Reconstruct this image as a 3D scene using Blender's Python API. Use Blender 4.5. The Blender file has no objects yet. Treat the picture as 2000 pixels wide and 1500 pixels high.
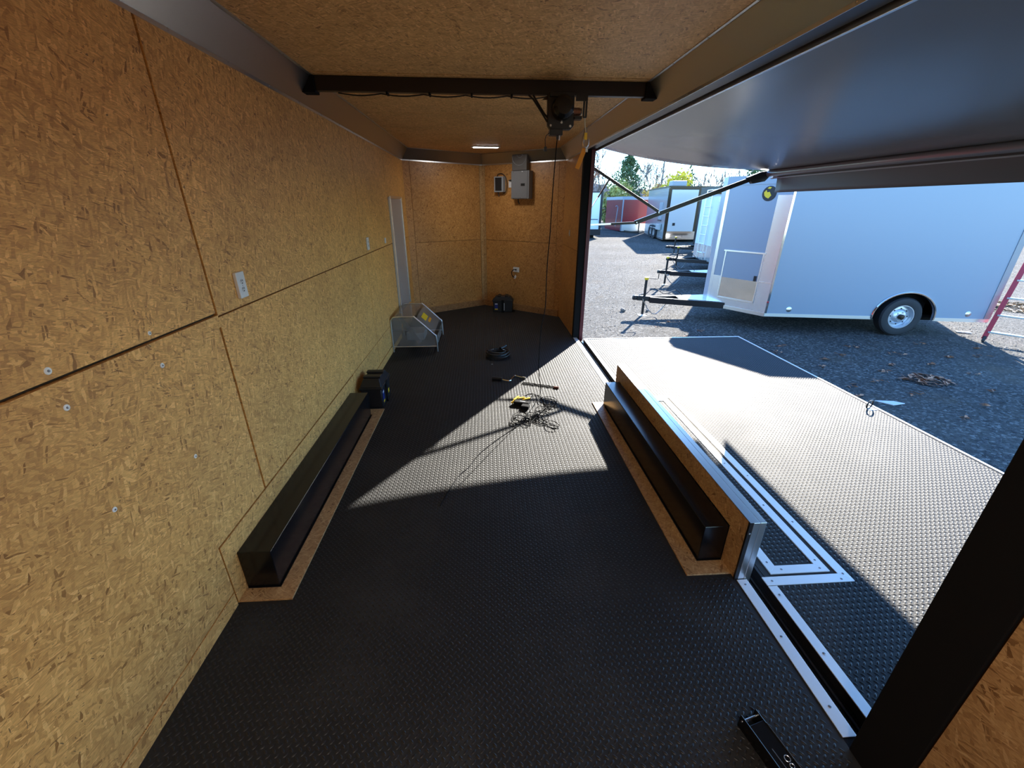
import bpy, math, random
import numpy as np
from mathutils import Vector, Matrix
random.seed(7); rng = np.random.default_rng(7)
sc = bpy.context.scene
COL = sc.collection

# ------------------------------------------------------------------ camera
cam_d = bpy.data.cameras.new('camera'); cam = bpy.data.objects.new('camera', cam_d); COL.objects.link(cam)
cam_d.sensor_width = 36.0; cam_d.lens = 813.755 / 2000 * 36.0; cam_d.clip_start = 0.02; cam_d.clip_end = 500
p_, y_, r_ = 0.4059, 0.0642, 0.0039
fw = Vector((math.sin(y_) * math.cos(p_), math.cos(y_) * math.cos(p_), -math.sin(p_)))
rt0 = Vector((math.cos(y_), -math.sin(y_), 0)); up0 = rt0.cross(fw)
rt = rt0 * math.cos(r_) + up0 * math.sin(r_); up = -rt0 * math.sin(r_) + up0 * math.cos(r_)
M = Matrix((rt, up, -fw)).transposed().to_4x4(); M.translation = Vector((1.1618, 0, 1.6877))
cam.matrix_world = M
sc.camera = cam

# ------------------------------------------------------------------ sky, sun, exposure
SUN = Vector((0.540, 0.842, 0.522)).normalized()
w = bpy.data.worlds.new('sky'); sc.world = w; w.use_nodes = True
nt = w.node_tree; bg = nt.nodes['Background']
sky = nt.nodes.new('ShaderNodeTexSky'); sky.sky_type = 'NISHITA'; sky.sun_disc = False
sky.sun_elevation = math.asin(SUN.z); sky.altitude = 200; sky.sun_rotation = math.atan2(SUN.x, SUN.y)
sky.air_density = 1.0; sky.dust_density = 0.1; sky.ozone_density = 5.0
skc = nt.nodes.new('ShaderNodeMix'); skc.data_type = 'RGBA'; skc.blend_type = 'MULTIPLY'; skc.inputs[0].default_value = 1.0
skc.inputs[7].default_value = (.78, 1.0, 1.13, 1); nt.links.new(sky.outputs[0], skc.inputs[6]); nt.links.new(skc.outputs[2], bg.inputs[0]); bg.inputs[1].default_value = 0.41
sun_d = bpy.data.lights.new('sun', 'SUN'); sun_d.energy = 12.3; sun_d.angle = math.radians(0.6); sun_d.color = (1.0, 0.94, 0.84)
sun = bpy.data.objects.new('sun', sun_d); COL.objects.link(sun); sun.location = (8, 12, 9)
sun.rotation_euler = (-SUN).to_track_quat('-Z', 'Y').to_euler()
sc.view_settings.view_transform = 'Standard'; sc.view_settings.look = 'None'
sc.view_settings.gamma = 1.0; sc.view_settings.use_curve_mapping = False
sc.view_settings.exposure = 0.95
LED_POWER = 13.0

# ------------------------------------------------------------------ helpers
MW = {}
class MB:
    def __init__(s): s.v = []; s.f = []
    def add(s, vs, fs):
        o = len(s.v); s.v += [tuple(p) for p in vs]; s.f += [tuple(i + o for i in f) for f in fs]; return s
    def box(s, x0, x1, y0, y1, z0, z1, T=None):
        vs = [Vector((x, y, z)) for z in (z0, z1) for y in (y0, y1) for x in (x0, x1)]
        if T is not None: vs = [T @ p for p in vs]
        return s.add(vs, [(0, 2, 3, 1), (4, 5, 7, 6), (0, 1, 5, 4), (2, 6, 7, 3), (0, 4, 6, 2), (1, 3, 7, 5)])
    def bar(s, a, b, w, h, upv=(0, 0, 1)):
        a = Vector(a); b = Vector(b); d = (b - a).normalized(); u = Vector(upv)
        if abs(d.dot(u)) > .98: u = Vector((1, 0, 0))
        sd = d.cross(u).normalized(); u2 = sd.cross(d).normalized()
        vs = [q + sd * (i * w / 2) + u2 * (j * h / 2) for q in (a, b) for j in (-1, 1) for i in (-1, 1)]
        return s.add(vs, [(0, 1, 3, 2), (4, 6, 7, 5), (0, 4, 5, 1), (2, 3, 7, 6), (0, 2, 6, 4), (1, 5, 7, 3)])
    def tube(s, pts, r, n=8, closed=False, radii=None):
        pts = [Vector(p) for p in pts]; N = len(pts); rings = []
        pu = None
        for i, p in enumerate(pts):
            if closed: t = pts[(i + 1) % N] - pts[i - 1]
            else: t = pts[min(i + 1, N - 1)] - pts[max(i - 1, 0)]
            if t.length < 1e-9: t = Vector((0, 0, 1))
            t.normalize()
            if pu is None:
                pu = Vector((0, 0, 1)) if abs(t.z) < .9 else Vector((1, 0, 0))
            u = (pu - t * pu.dot(t))
            if u.length < 1e-6: u = t.orthogonal()
            u.normalize(); pu = u; q = t.cross(u)
            rr = radii[i] if radii else r
            rings.append([p + (u * math.cos(2 * math.pi * k / n) + q * math.sin(2 * math.pi * k / n)) * rr for k in range(n)])
        vs = [p for rg in rings for p in rg]; fs = []
        for i in range(N if closed else N - 1):
            a = i * n; b = ((i + 1) % N) * n
            for k in range(n):
                k2 = (k + 1) % n; fs.append((a + k, a + k2, b + k2, b + k))
        if not closed: fs.append(tuple(range(n - 1, -1, -1))); fs.append(tuple((N - 1) * n + k for k in range(n)))
        return s.add(vs, fs)
    def cyl(s, a, b, r, n=16, r2=None): return s.tube([a, b], r, n, radii=[r, r if r2 is None else r2])
    def lathe(s, prof, c, axis, n=32):
        c = Vector(c); ax = Vector(axis).normalized(); u = ax.orthogonal().normalized(); q = ax.cross(u)
        vs = [c + ax * h + (u * math.cos(2 * math.pi * k / n) + q * math.sin(2 * math.pi * k / n)) * r for r, h in prof for k in range(n)]
        fs = [(i * n + k, i * n + (k + 1) % n, (i + 1) * n + (k + 1) % n, (i + 1) * n + k) for i in range(len(prof) - 1) for k in range(n)]
        return s.add(vs, fs)
    def ngon(s, poly, ext):
        """closed prism: poly list of 3D points, ext extrusion vector"""
        n = len(poly); e = Vector(ext); a = [Vector(p) for p in poly]
        vs = a + [p + e for p in a]
        return s.add(vs, [tuple(range(n - 1, -1, -1)), tuple(range(n, 2 * n))] + [(i, (i + 1) % n, (i + 1) % n + n, i + n) for i in range(n)])
    def build(s, name, mat, parent=None, local=False, bevel=0, smooth=True, loc=None, kind=None, label=None):
        import bmesh
        v = s.v
        if parent is not None: inv = MW[parent.name].inverted() if not local else None
        elif loc is not None: inv = Matrix.Translation(-Vector(loc))
        else: inv = None
        if inv is not None: v = [tuple(inv @ Vector(p)) for p in v]
        me = bpy.data.meshes.new(name); me.from_pydata(v, [], s.f)
        bm = bmesh.new(); bm.from_mesh(me); bmesh.ops.recalc_face_normals(bm, faces=bm.faces); bm.to_mesh(me); bm.free()
        uvl = me.uv_layers.new(name='UVMap')
        uv = np.zeros(len(me.loops) * 2)
        for pl in me.polygons:
            nx, ny, nz = map(abs, pl.normal)
            for li in pl.loop_indices:
                c = me.vertices[me.loops[li].vertex_index].co
                if nx >= ny and nx >= nz: a, b = c.y, c.z
                elif ny >= nz: a, b = c.x, c.z
                else: a, b = c.x, c.y
                uv[2 * li] = a; uv[2 * li + 1] = b
        uvl.data.foreach_set('uv', uv)
        if smooth:
            me.polygons.foreach_set('use_smooth', [True] * len(me.polygons)); me.set_sharp_from_angle(angle=math.radians(35))
        o = bpy.data.objects.new(name, me); COL.objects.link(o)
        if mat: me.materials.append(mat)
        if parent is not None: o.parent = parent; MW[o.name] = MW[parent.name].copy()
        elif loc is not None: o.location = loc; MW[o.name] = Matrix.Translation(Vector(loc))
        else: MW[o.name] = Matrix.Identity(4)
        if bevel:
            m = o.modifiers.new('bevel', 'BEVEL'); m.width = bevel; m.segments = 2; m.limit_method = 'ANGLE'; m.angle_limit = math.radians(40)
        if kind: o['kind'] = kind
        if label: o['label'] = label
        return o
def tag(o, label, cat, group=None, kind=None):
    o['label'] = label; o['category'] = cat
    if group: o['group'] = group
    if kind: o['kind'] = kind
    return o
def thing(name, label, cat, loc=(0, 0, 0), rotz=0, group=None):
    o = bpy.data.objects.new(name, None); COL.objects.link(o); o.location = loc; o.rotation_euler = (0, 0, rotz)
    o.empty_display_size = .1
    MW[o.name] = Matrix.Translation(Vector(loc)) @ Matrix.Rotation(rotz, 4, 'Z')
    return tag(o, label, cat, group)
def struct(o): o['kind'] = 'structure'; return o
def sempty(name, loc=(0, 0, 0)):
    o = bpy.data.objects.new(name, None); COL.objects.link(o); o.location = loc; o['kind'] = 'structure'
    MW[o.name] = Matrix.Translation(Vector(loc)); return o
def B(*a, **k): return MB().box(*a, **k)
def dup_tree(o, parent=None):
    c = o.copy(); COL.objects.link(c)
    if parent is not None: c.parent = parent
    for ch in list(o.children): dup_tree(ch, c)
    return c

# ------------------------------------------------------------------ materials
def pm(name, col, rough=.5, metal=0, spec=.5, coat=0, coat_r=.05, emis=None, es=0, alpha=1, trans=0, ior=1.45, aniso=0):
    m = bpy.data.materials.new(name); m.use_nodes = True; b = m.node_tree.nodes['Principled BSDF']
    b.inputs['Base Color'].default_value = (*col, 1); b.inputs['Roughness'].default_value = rough
    b.inputs['Metallic'].default_value = metal; b.inputs['Specular IOR Level'].default_value = spec
    b.inputs['Coat Weight'].default_value = coat; b.inputs['Coat Roughness'].default_value = coat_r
    b.inputs['Transmission Weight'].default_value = trans; b.inputs['IOR'].default_value = ior
    b.inputs['Alpha'].default_value = alpha; b.inputs['Anisotropic'].default_value = aniso
    if emis: b.inputs['Emission Color'].default_value = (*emis, 1); b.inputs['Emission Strength'].default_value = es
    return m
class G:
    def __init__(s, m): s.m = m; s.nt = m.node_tree; s.b = s.nt.nodes['Principled BSDF']
    def n(s, t, **k):
        nd = s.nt.nodes.new(t)
        for a, b in k.items():
            if a.startswith('i_'):
                key = a[2:]; key = int(key) if key.isdigit() else key.replace('_', ' ')
                nd.inputs[key].default_value = b
            else: setattr(nd, a, b)
        return nd
    def l(s, a, b): s.nt.links.new(a, b)
    def math(s, op, a, b=None, c=None):
        nd = s.nt.nodes.new('ShaderNodeMath'); nd.operation = op
        for i, x in enumerate((a, b, c)):
            if x is None: continue
            if isinstance(x, (int, float)): nd.inputs[i].default_value = x
            else: s.l(x, nd.inputs[i])
        return nd.outputs[0]
    def ramp(s, fac, stops, mode='LINEAR'):
        nd = s.nt.nodes.new('ShaderNodeValToRGB'); cr = nd.color_ramp; cr.interpolation = mode
        while len(cr.elements) < len(stops): cr.elements.new(.5)
        for e, (p, c) in zip(cr.elements, stops): e.position = p; e.color = (*c, 1) if len(c) == 3 else c
        s.l(fac, nd.inputs[0]); return nd.outputs[0]
    def mixc(s, fac, a, b, mode='MIX'):
        nd = s.nt.nodes.new('ShaderNodeMix'); nd.data_type = 'RGBA'; nd.blend_type = mode
        for x, sk in ((fac, nd.inputs[0]), (a, nd.inputs[6]), (b, nd.inputs[7])):
            if isinstance(x, (int, float)): sk.default_value = x
            elif isinstance(x, tuple): sk.default_value = (*x, 1)
            else: s.l(x, sk)
        return nd.outputs[2]
    def bump(s, h, strength=.3, dist=.002):
        nd = s.nt.nodes.new('ShaderNodeBump'); nd.inputs['Strength'].default_value = strength; nd.inputs['Distance'].default_value = dist
        s.l(h, nd.inputs['Height']); s.l(nd.outputs[0], s.b.inputs['Normal'])

def osb_mat(name, tint=(1, 1, 1), ang0=0.0, rough=.55, fine=1.0, bright=1.0):
    m = pm(name, (.4, .27, .13), rough); g = G(m)
    uvn = g.n('ShaderNodeUVMap', uv_map='UVMap')
    oi = g.n('ShaderNodeObjectInfo')
    off = g.n('ShaderNodeVectorMath', operation='SCALE'); g.l(oi.outputs['Random'], off.inputs['Scale']); off.inputs[0].default_value = (13.7, 7.3, 0)
    ad = g.n('ShaderNodeVectorMath', operation='ADD'); g.l(uvn.outputs[0], ad.inputs[0]); g.l(off.outputs[0], ad.inputs[1])
    # gentle warp so the strands curl
    wn = g.n('ShaderNodeTexNoise', i_Scale=6.0, i_Detail=2.0); g.l(ad.outputs[0], wn.inputs['Vector'])
    wv = g.n('ShaderNodeVectorMath', operation='MULTIPLY_ADD'); g.l(wn.outputs['Color'], wv.inputs[0]); wv.inputs[1].default_value = (.05, .05, 0); g.l(ad.outputs[0], wv.inputs[2])
    vals = []; masks = []
    for k, (a, L, W) in enumerate([(0.12, .060, .0150), (-.55, .045, .0110), (.75, .040, .009), (-1.25, .03, .008), (.3, .030, .0035)]):
        rotm = g.n('ShaderNodeMapping', vector_type='POINT'); g.l(wv.outputs[0], rotm.inputs[0])
        rotm.inputs['Rotation'].default_value = (0, 0, a + ang0)
        rotm.inputs['Location'].default_value = (k * 3.3, k * 1.7, 0)
        sc_ = g.n('ShaderNodeVectorMath', operation='MULTIPLY'); g.l(rotm.outputs[0], sc_.inputs[0]); sc_.inputs[1].default_value = (fine / L, fine / W, 0)
        vo = g.n('ShaderNodeTexVoronoi', voronoi_dimensions='2D', feature='F1', i_Scale=1.0, i_Randomness=1.0); g.l(sc_.outputs[0], vo.inputs['Vector'])
        sp = g.n('ShaderNodeSeparateColor'); g.l(vo.outputs['Color'], sp.inputs[0])
        vals.append(sp.outputs[0]); masks.append(sp.outputs[1])
    cur = vals[0]
    for k in range(1, 5):
        th = g.math('GREATER_THAN', masks[k], .55 if k < 4 else .78)
        mx = g.nt.nodes.new('ShaderNodeMix'); mx.data_type = 'FLOAT'; g.l(th, mx.inputs[0]); g.l(cur, mx.inputs[2]); g.l(vals[k], mx.inputs[3]); cur = mx.outputs[0]
    t = tint; s_ = bright
    C = lambda r, gg, b: (r * t[0] * s_, gg * t[1] * s_, b * t[2] * s_)
    colr = g.ramp(cur, [(0.0, C(.20, .11, .045)), (.06, C(.36, .225, .105)), (.3, C(.43, .28, .135)), (.6, C(.48, .325, .16)), (.88, C(.54, .38, .195)), (1.0, C(.62, .46, .26))])
    # broad tonal drift and fine fibre
    bn = g.n('ShaderNodeTexNoise', i_Scale=1.7, i_Detail=3.0); g.l(ad.outputs[0], bn.inputs['Vector'])
    br = g.ramp(bn.outputs['Fac'], [(.3, (.86, .84, .82)), (.7, (1.08, 1.06, 1.02))])
    c2 = g.mixc(1.0, colr, br, 'MULTIPLY')
    mp = g.n('ShaderNodeMapping'); mp.inputs['Scale'].default_value = (60, 420, 1); mp.inputs['Rotation'].default_value = (0, 0, ang0); g.l(wv.outputs[0], mp.inputs[0])
    fn = g.n('ShaderNodeTexNoise', i_Scale=1.0, i_Detail=2.0); g.l(mp.outputs[0], fn.inputs['Vector'])
    fr = g.ramp(fn.outputs['Fac'], [(.3, (.82, .80, .78)), (.7, (1.12, 1.12, 1.12))])
    c3 = g.mixc(1.0, c2, fr, 'MULTIPLY')
    # dark specks (bark and resin spots)
    vs = g.n('ShaderNodeTexVoronoi', voronoi_dimensions='2D', feature='F1', i_Scale=11.0); mv = g.n('ShaderNodeMapping'); mv.inputs['Scale'].default_value = (.55, 1.5, 1); mv.inputs['Rotation'].default_value = (0, 0, .4); g.l(wn.outputs['Color'], mv.inputs['Location']); g.l(wv.outputs[0], mv.inputs[0]); g.l(mv.outputs[0], vs.inputs['Vector'])
    spk = g.math('MULTIPLY', g.math('LESS_THAN', vs.outputs['Distance'], .05), g.math('GREATER_THAN', bn.outputs['Fac'], .56))
    c4 = g.mixc(g.math('MULTIPLY', spk, .75), c3, (.06, .035, .02))
    g.l(c4, g.b.inputs['Base Color'])
    h = g.math('MULTIPLY_ADD', cur, .6, g.math('MULTIPLY', fn.outputs['Fac'], .5))
    g.bump(h, .2, .0012)
    return m
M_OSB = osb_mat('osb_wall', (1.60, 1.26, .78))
M_OSBC = osb_mat('osb_ceiling', (1.55, 1.42, 1.2), 0.0)
M_OSBF = osb_mat('osb_trim', (1.05, .95, .85), 0.2, .5)
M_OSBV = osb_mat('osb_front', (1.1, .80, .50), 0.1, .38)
M_EDGE = pm('osb_cut_edge', (.20, .11, .045), .8)
M_BASE = osb_mat('osb_base_board', (.75, .55, .42), 0.0, .5)
M_GAP = pm('joint_shadow_backing', (.05, .028, .012), .9)

def rubber(name):
    m = pm(name, (.022, .022, .024), .6, spec=.36); g = G(m)
    tc = g.n('ShaderNodeTexCoord')
    n1 = g.n('ShaderNodeTexNoise', i_Scale=2.2, i_Detail=5.0); g.l(tc.outputs['Object'], n1.inputs['Vector'])
    n2 = g.n('ShaderNodeTexNoise', i_Scale=35.0, i_Detail=3.0); g.l(tc.outputs['Object'], n2.inputs['Vector'])
    dust = g.ramp(g.math('MULTIPLY_ADD', n1.outputs['Fac'], .8, g.math('MULTIPLY', n2.outputs['Fac'], .25)), [(.5, (.018, .018, .018)), (.78, (.042, .042, .040))])
    g.l(dust, g.b.inputs['Base Color'])
    rr = g.ramp(n1.outputs['Fac'], [(.3, (.68,) * 3), (.7, (.76,) * 3)]); g.l(rr, g.b.inputs['Roughness'])
    return m
M_RUB = rubber('black_rubber')
M_LUG = pm('worn_rubber_lug', (.020, .020, .021), .42, spec=.5)
M_ALU = pm('aluminium_satin', (.78, .79, .80), .32, 1)
M_ALUB = pm('aluminium_brushed', (.80, .79, .78), .45, .45)
M_COVE = pm('aluminium_cove_shaded', (.36, .35, .34), .36, 1)  # aluminium darkened so the base carries the coves' dim reflections
M_CHROME = pm('polished_metal', (.85, .84, .80), .08, 1)
M_BLKG = pm('gloss_black_paint', (.006, .006, .007), .22, spec=.5)
M_BLK = pm('black_paint', (.012, .011, .012), .4)
M_BLKM = pm('matt_black', (.008, .008, .009), .85, spec=.2)
M_BLKP = pm('black_plastic', (.014, .014, .016), .42)
M_WHITE_SHADED = pm('white_paint_sky_shaded', (.25, .30, .36), .35, coat=.6, coat_r=.3)  # white paint; blue-grey base holds the shade and sky reflection
M_WHP = pm('white_plastic', (.72, .72, .73), .4)
M_GREY = pm('grey_enamel', (.17, .17, .18), .4)
M_GREYL = pm('light_grey_plastic', (.32, .34, .37), .45)
M_DKSC = pm('dark_window', (.02, .022, .025), .15)
M_YEL = pm('yellow_label', (.80, .52, .02), .5)
M_YELB = pm('yellow_strap', (.85, .55, .03), .5)
M_ORG = pm('orange_webbing', (.80, .30, .015), .6)
M_BLUE = pm('blue_label', (.015, .03, .20), .4)
M_LABW = pm('white_label', (.65, .65, .63), .5)
M_RED = pm('red_trailer_paint', (.20, .007, .016), .2, coat=.5)
M_REDF = pm('red_fibreglass', (.42, .02, .035), .35)
M_STEEL = pm('zinc_steel', (.62, .62, .62), .3, 1)
M_SCREW = pm('screw_steel', (.25, .25, .27), .35, 1)
M_WASH = pm('white_washer', (.85, .86, .86), .35)
M_LED = pm('led_lens', (1, 1, 1), .3, emis=(.85, .95, 1.0), es=9)
M_TYRE = pm('tyre_rubber', (.022, .022, .024), .65)
M_RIM = pm('silver_wheel_paint', (.55, .57, .60), .3, .6)
M_BRZ = pm('dark_bronze_trim', (.05, .035, .022), .3, .5)
M_SILV = pm('silver_body_paint', (.42, .45, .46), .25, .3, coat=.5)
M_CREAM = pm('pale_panel_paint', (.60, .58, .55), .3, coat=.3)
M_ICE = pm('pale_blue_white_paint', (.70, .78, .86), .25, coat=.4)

def panelmirror(name, rough=.10, sc_=26):
    m = pm(name, (.74, .75, .76), rough, .8); g = G(m)
    uvn = g.n('ShaderNodeUVMap', uv_map='UVMap')
    mp = g.n('ShaderNodeMapping'); mp.inputs['Rotation'].default_value = (0, 0, math.pi / 4); mp.inputs['Scale'].default_value = (sc_, sc_, 1); g.l(uvn.outputs[0], mp.inputs[0])
    ck = g.n('ShaderNodeTexVoronoi', voronoi_dimensions='2D', i_Scale=1.0, i_Randomness=0.0); g.l(mp.outputs[0], ck.inputs['Vector'])
    h = g.math('LESS_THAN', ck.outputs['Distance'], .3); g.bump(h, .5, .003); return m
M_DIAM = panelmirror('polished_diamond_plate', .24)

def awning_mat():
    m = pm('awning_vinyl', (.17, .175, .18), .25, spec=1.0); g = G(m)
    tc = g.n('ShaderNodeTexCoord'); n = g.n('ShaderNodeTexNoise', i_Scale=180.0, i_Detail=2.0); g.l(tc.outputs['Object'], n.inputs['Vector'])
    g.bump(n.outputs['Fac'], .12, .0006); return m
M_AWN = awning_mat()

def gravel_mat():
    m = pm('gravel', (.3, .29, .27), .9, spec=.25); g = G(m)
    tc = g.n('ShaderNodeTexCoord')
    v = g.n('ShaderNodeTexVoronoi', voronoi_dimensions='2D', i_Scale=38.0); g.l(tc.outputs['Object'], v.inputs['Vector'])
    sp = g.n('ShaderNodeSeparateColor'); g.l(v.outputs['Color'], sp.inputs[0])
    st = g.ramp(sp.outputs[0], [(0, (.035, .034, .032)), (.35, (.060, .058, .055)), (.8, (.095, .092, .086)), (1, (.22, .215, .20))])
    n1 = g.n('ShaderNodeTexNoise', i_Scale=.55, i_Detail=6.0, i_Roughness=.6); g.l(tc.outputs['Object'], n1.inputs['Vector'])
    d = g.ramp(n1.outputs['Fac'], [(.35, (.72, .70, .68)), (.55, (1, 1, 1)), (.75, (1.2, 1.18, 1.12))])
    c = g.mixc(1.0, st, d, 'MULTIPLY')
    n2 = g.n('ShaderNodeTexNoise', i_Scale=1.3, i_Detail=5.0); g.l(tc.outputs['Object'], n2.inputs['Vector'])
    br = g.ramp(n2.outputs['Fac'], [(.58, (0, 0, 0)), (.75, (1, 1, 1))])
    c = g.mixc(g.math('MULTIPLY', br, .5), c, (.10, .075, .05))
    v2 = g.n('ShaderNodeTexVoronoi', voronoi_dimensions='2D', i_Scale=120.0); g.l(tc.outputs['Object'], v2.inputs['Vector'])
    g.l(c, g.b.inputs['Base Color'])
    h = g.math('MULTIPLY_ADD', v.outputs['Distance'], -1.0, g.math('MULTIPLY', v2.outputs['Distance'], -.4)); g.bump(h, .8, .02)
    return m
M_GRAV = gravel_mat()
def noisy(name, c0, c1, scale=3, rough=.8):
    m = pm(name, c0, rough); g = G(m); tc = g.n('ShaderNodeTexCoord')
    n = g.n('ShaderNodeTexNoise', i_Scale=scale, i_Detail=5.0); g.l(tc.outputs['Object'], n.inputs['Vector'])
    g.l(g.ramp(n.outputs['Fac'], [(.3, c0), (.7, c1)]), g.b.inputs['Base Color']); return m
M_BARK = noisy('bare_bark', (.14, .11, .09), (.28, .24, .21), 5)
M_CEDAR = noisy('cedar_green', (.035, .07, .03), (.10, .16, .06), 2)
M_YLEAF = noisy('yellow_leaves', (.45, .40, .04), (.70, .62, .08), 3)
M_RLEAF = noisy('russet_leaves', (.28, .12, .06), (.40, .20, .12), 3)
M_GLEAF = noisy('olive_leaves', (.12, .16, .05), (.34, .36, .10), 2)
M_WOODS = noisy('far_winter_woods', (.22, .17, .14), (.40, .33, .28), 1.5)
M_LEAF = noisy('dry_brown_leaf', (.30, .13, .07), (.55, .27, .15), 20)
M_STONE = noisy('stone', (.05, .05, .05), (.16, .155, .145), 9)
def clear(name, col=(.93, .93, .92), rough=.07, dirt=.35):
    m = pm(name, col, rough, trans=.0, ior=1.49); g = G(m)
    out = g.nt.nodes['Material Output']; tr = g.n('ShaderNodeBsdfTransparent'); tr.inputs[0].default_value = (.9, .9, .9, 1)
    gl = g.n('ShaderNodeBsdfGlossy'); gl.inputs['Roughness'].default_value = rough
    df = g.n('ShaderNodeBsdfDiffuse'); df.inputs[0].default_value = (.5, .48, .46, 1)
    fr = g.n('ShaderNodeFresnel', i_IOR=1.5)
    m1 = g.n('ShaderNodeMixShader'); g.l(fr.outputs[0], m1.inputs[0]); g.l(tr.outputs[0], m1.inputs[1]); g.l(gl.outputs[0], m1.inputs[2])
    tc = g.n('ShaderNodeTexCoord'); n = g.n('ShaderNodeTexNoise', i_Scale=7.0, i_Detail=5.0); g.l(tc.outputs['Object'], n.inputs['Vector'])
    f = g.ramp(n.outputs['Fac'], [(.3, (.12,) * 3), (.75, (dirt,) * 3)])
    m2 = g.n('ShaderNodeMixShader'); g.l(f, m2.inputs[0]); g.l(m1.outputs[0], m2.inputs[1]); g.l(df.outputs[0], m2.inputs[2])
    g.l(m2.outputs[0], out.inputs[0]); return m
M_CLEAR = clear('scuffed_clear_plastic')

# ================================================================== the yard ground
def gz(y):
    return -.55 if y < 10 else -.55 + .0265 * min(y - 10, 24)
def ground():
    xs = np.concatenate([np.linspace(-40, 0, 5), np.linspace(2, 30, 57), np.linspace(34, 90, 8)])
    ys = np.concatenate([np.linspace(-30, -6, 5), np.linspace(-4, 34, 77), np.linspace(38, 120, 10)])
    vs = []
    for y in ys:
        for x in xs:
            b = .012 * math.sin(1.9 * x + .7 * y) * math.sin(1.3 * y - .6 * x) if (x > 2.2 and y < 34) else 0
            vs.append((x, y, gz(y) + b - .006))
    nx = len(xs)
    fs = [(j * nx + i, j * nx + i + 1, (j + 1) * nx + i + 1, (j + 1) * nx + i) for j in range(len(ys) - 1) for i in range(nx - 1)]
    return MB().add(vs, fs).build('gravel_ground', M_GRAV)
grd = struct(ground()); grd['label'] = 'grey gravel yard ground outside the trailer'
# loose stones: real geometry, joined
def fast_mesh(name, V, F, mat, parent=None, smooth=False, kind=None):
    me = bpy.data.meshes.new(name); nf, k = F.shape
    if parent is not None: V = V - np.array(MW[parent.name].translation)
    me.vertices.add(len(V)); me.vertices.foreach_set('co', V.astype(np.float32).ravel())
    me.loops.add(nf * k); me.loops.foreach_set('vertex_index', F.astype(np.int32).ravel())
    me.polygons.add(nf); me.polygons.foreach_set('loop_start', np.arange(0, nf * k, k, dtype=np.int32))
    me.polygons.foreach_set('loop_total', np.full(nf, k, dtype=np.int32))
    if smooth: me.polygons.foreach_set('use_smooth', np.ones(nf, dtype=bool))
    me.update(calc_edges=True); me.materials.append(mat)
    o = bpy.data.objects.new(name, me); COL.objects.link(o)
    if parent is not None: o.parent = parent
    if kind: o['kind'] = kind
    MW[o.name] = Matrix.Identity(4)
    return o
def scatter_stones(n):
    y = 1.5 + 20 * rng.random(n) ** 1.6; x = 2.6 + rng.random(n) * (2 + y * .95)
    keep = ~((x < 4.75) & (y < 5.5)); x = x[keep]; y = y[keep]; n = len(x)
    s = .006 + .016 * rng.random(n) ** 3
    base = np.array([(1, 0, 0), (-.5, .87, 0), (-.5, -.87, 0), (0, 0, .8), (.3, .2, .55)])
    ang = rng.random(n) * 6.28; c, si = np.cos(ang), np.sin(ang)
    z = np.array([gz(t) for t in y])
    V = np.zeros((n, 5, 3))
    for k in range(5):
        bx, by, bz = base[k]; V[:, k, 0] = x + s * (bx * c - by * si) * (1 + .4 * rng.random(n)); V[:, k, 1] = y + s * (bx * si + by * c); V[:, k, 2] = z + s * bz - .002
    F = np.array([(0, 1, 3), (1, 2, 3), (2, 0, 3)]); F = (F[None] + (np.arange(n) * 5)[:, None, None]).reshape(-1, 3)
    return fast_mesh('loose_gravel', V.reshape(-1, 3), F, M_STONE, grd, kind='stuff')
scatter_stones(26000)

# ================================================================== own trailer: shell
YB = -1.7                     # rear end of the modelled room
ZC = 2.43; ZT = 2.29; W = 2.36
VA = Vector((1.147, 7.638)); VL = Vector((0.0, 6.87)); VR = Vector((2.36, 6.68))
def slab(mb, pts2, z0, z1): return mb.ngon([(p[0], p[1], z0) for p in pts2], (0, 0, z1 - z0))

# floor: rubber mat over a deck
floor = struct(slab(MB(), [(-.03, YB), (2.36, YB), (2.36, 6.68), (1.147, 7.64), (-.03, 6.87)], -.12, 0).build('floor', M_RUB, smooth=False))
def treads(px, py, ok, name, parent):
    """raised diamond-plate lugs, two directions on a square lattice"""
    P = .0285
    X0, X1 = px; Y0, Y1 = py
    ii, jj = np.meshgrid(np.arange(int((X1 - X0) / P)), np.arange(int((Y1 - Y0) / P)), indexing='ij')
    A = np.stack([X0 + (ii.ravel() + .25) * P, Y0 + (jj.ravel() + .25) * P], 1)
    Bp = A + P / 2
    out = []
    for pts, sg in ((A, 1), (Bp, -1)):
        pts = pts[ok(pts[:, 0], pts[:, 1])]
        d = np.array([math.cos(math.pi / 4), sg * math.sin(math.pi / 4)]); q = np.array([-d[1], d[0]])
        L, Wd, H = .0108, .0040, .0030
        prof = [(-1, 0, 0), (-.5, .85, 0), (0, 1, 0), (.5, .85, 0), (1, 0, 0), (.5, -.85, 0), (0, -1, 0), (-.5, -.85, 0), (-.55, 0, .8), (0, 0, 1), (.55, 0, .8)]
        V = np.zeros((len(pts), 11, 3))
        for k, (a, b, h) in enumerate(prof):
            V[:, k, 0] = pts[:, 0] + d[0] * a * L + q[0] * b * Wd; V[:, k, 1] = pts[:, 1] + d[1] * a * L + q[1] * b * Wd; V[:, k, 2] = h * H
        out.append(V)
    V = np.concatenate(out); n = len(V)
    F = np.array([(0, 8, 1), (1, 8, 9), (1, 9, 2), (2, 9, 3), (3, 9, 10), (3, 10, 4), (4, 10, 5), (5, 10, 9), (5, 9, 6), (6, 9, 7), (7, 9, 8), (7, 8, 0)])[:, ::-1]
    F = (F[None] + (np.arange(n) * 11)[:, None, None]).reshape(-1, 3)
    return fast_mesh(name, V.reshape(-1, 3), F, M_LUG, parent, smooth=True, kind='stuff')
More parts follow.
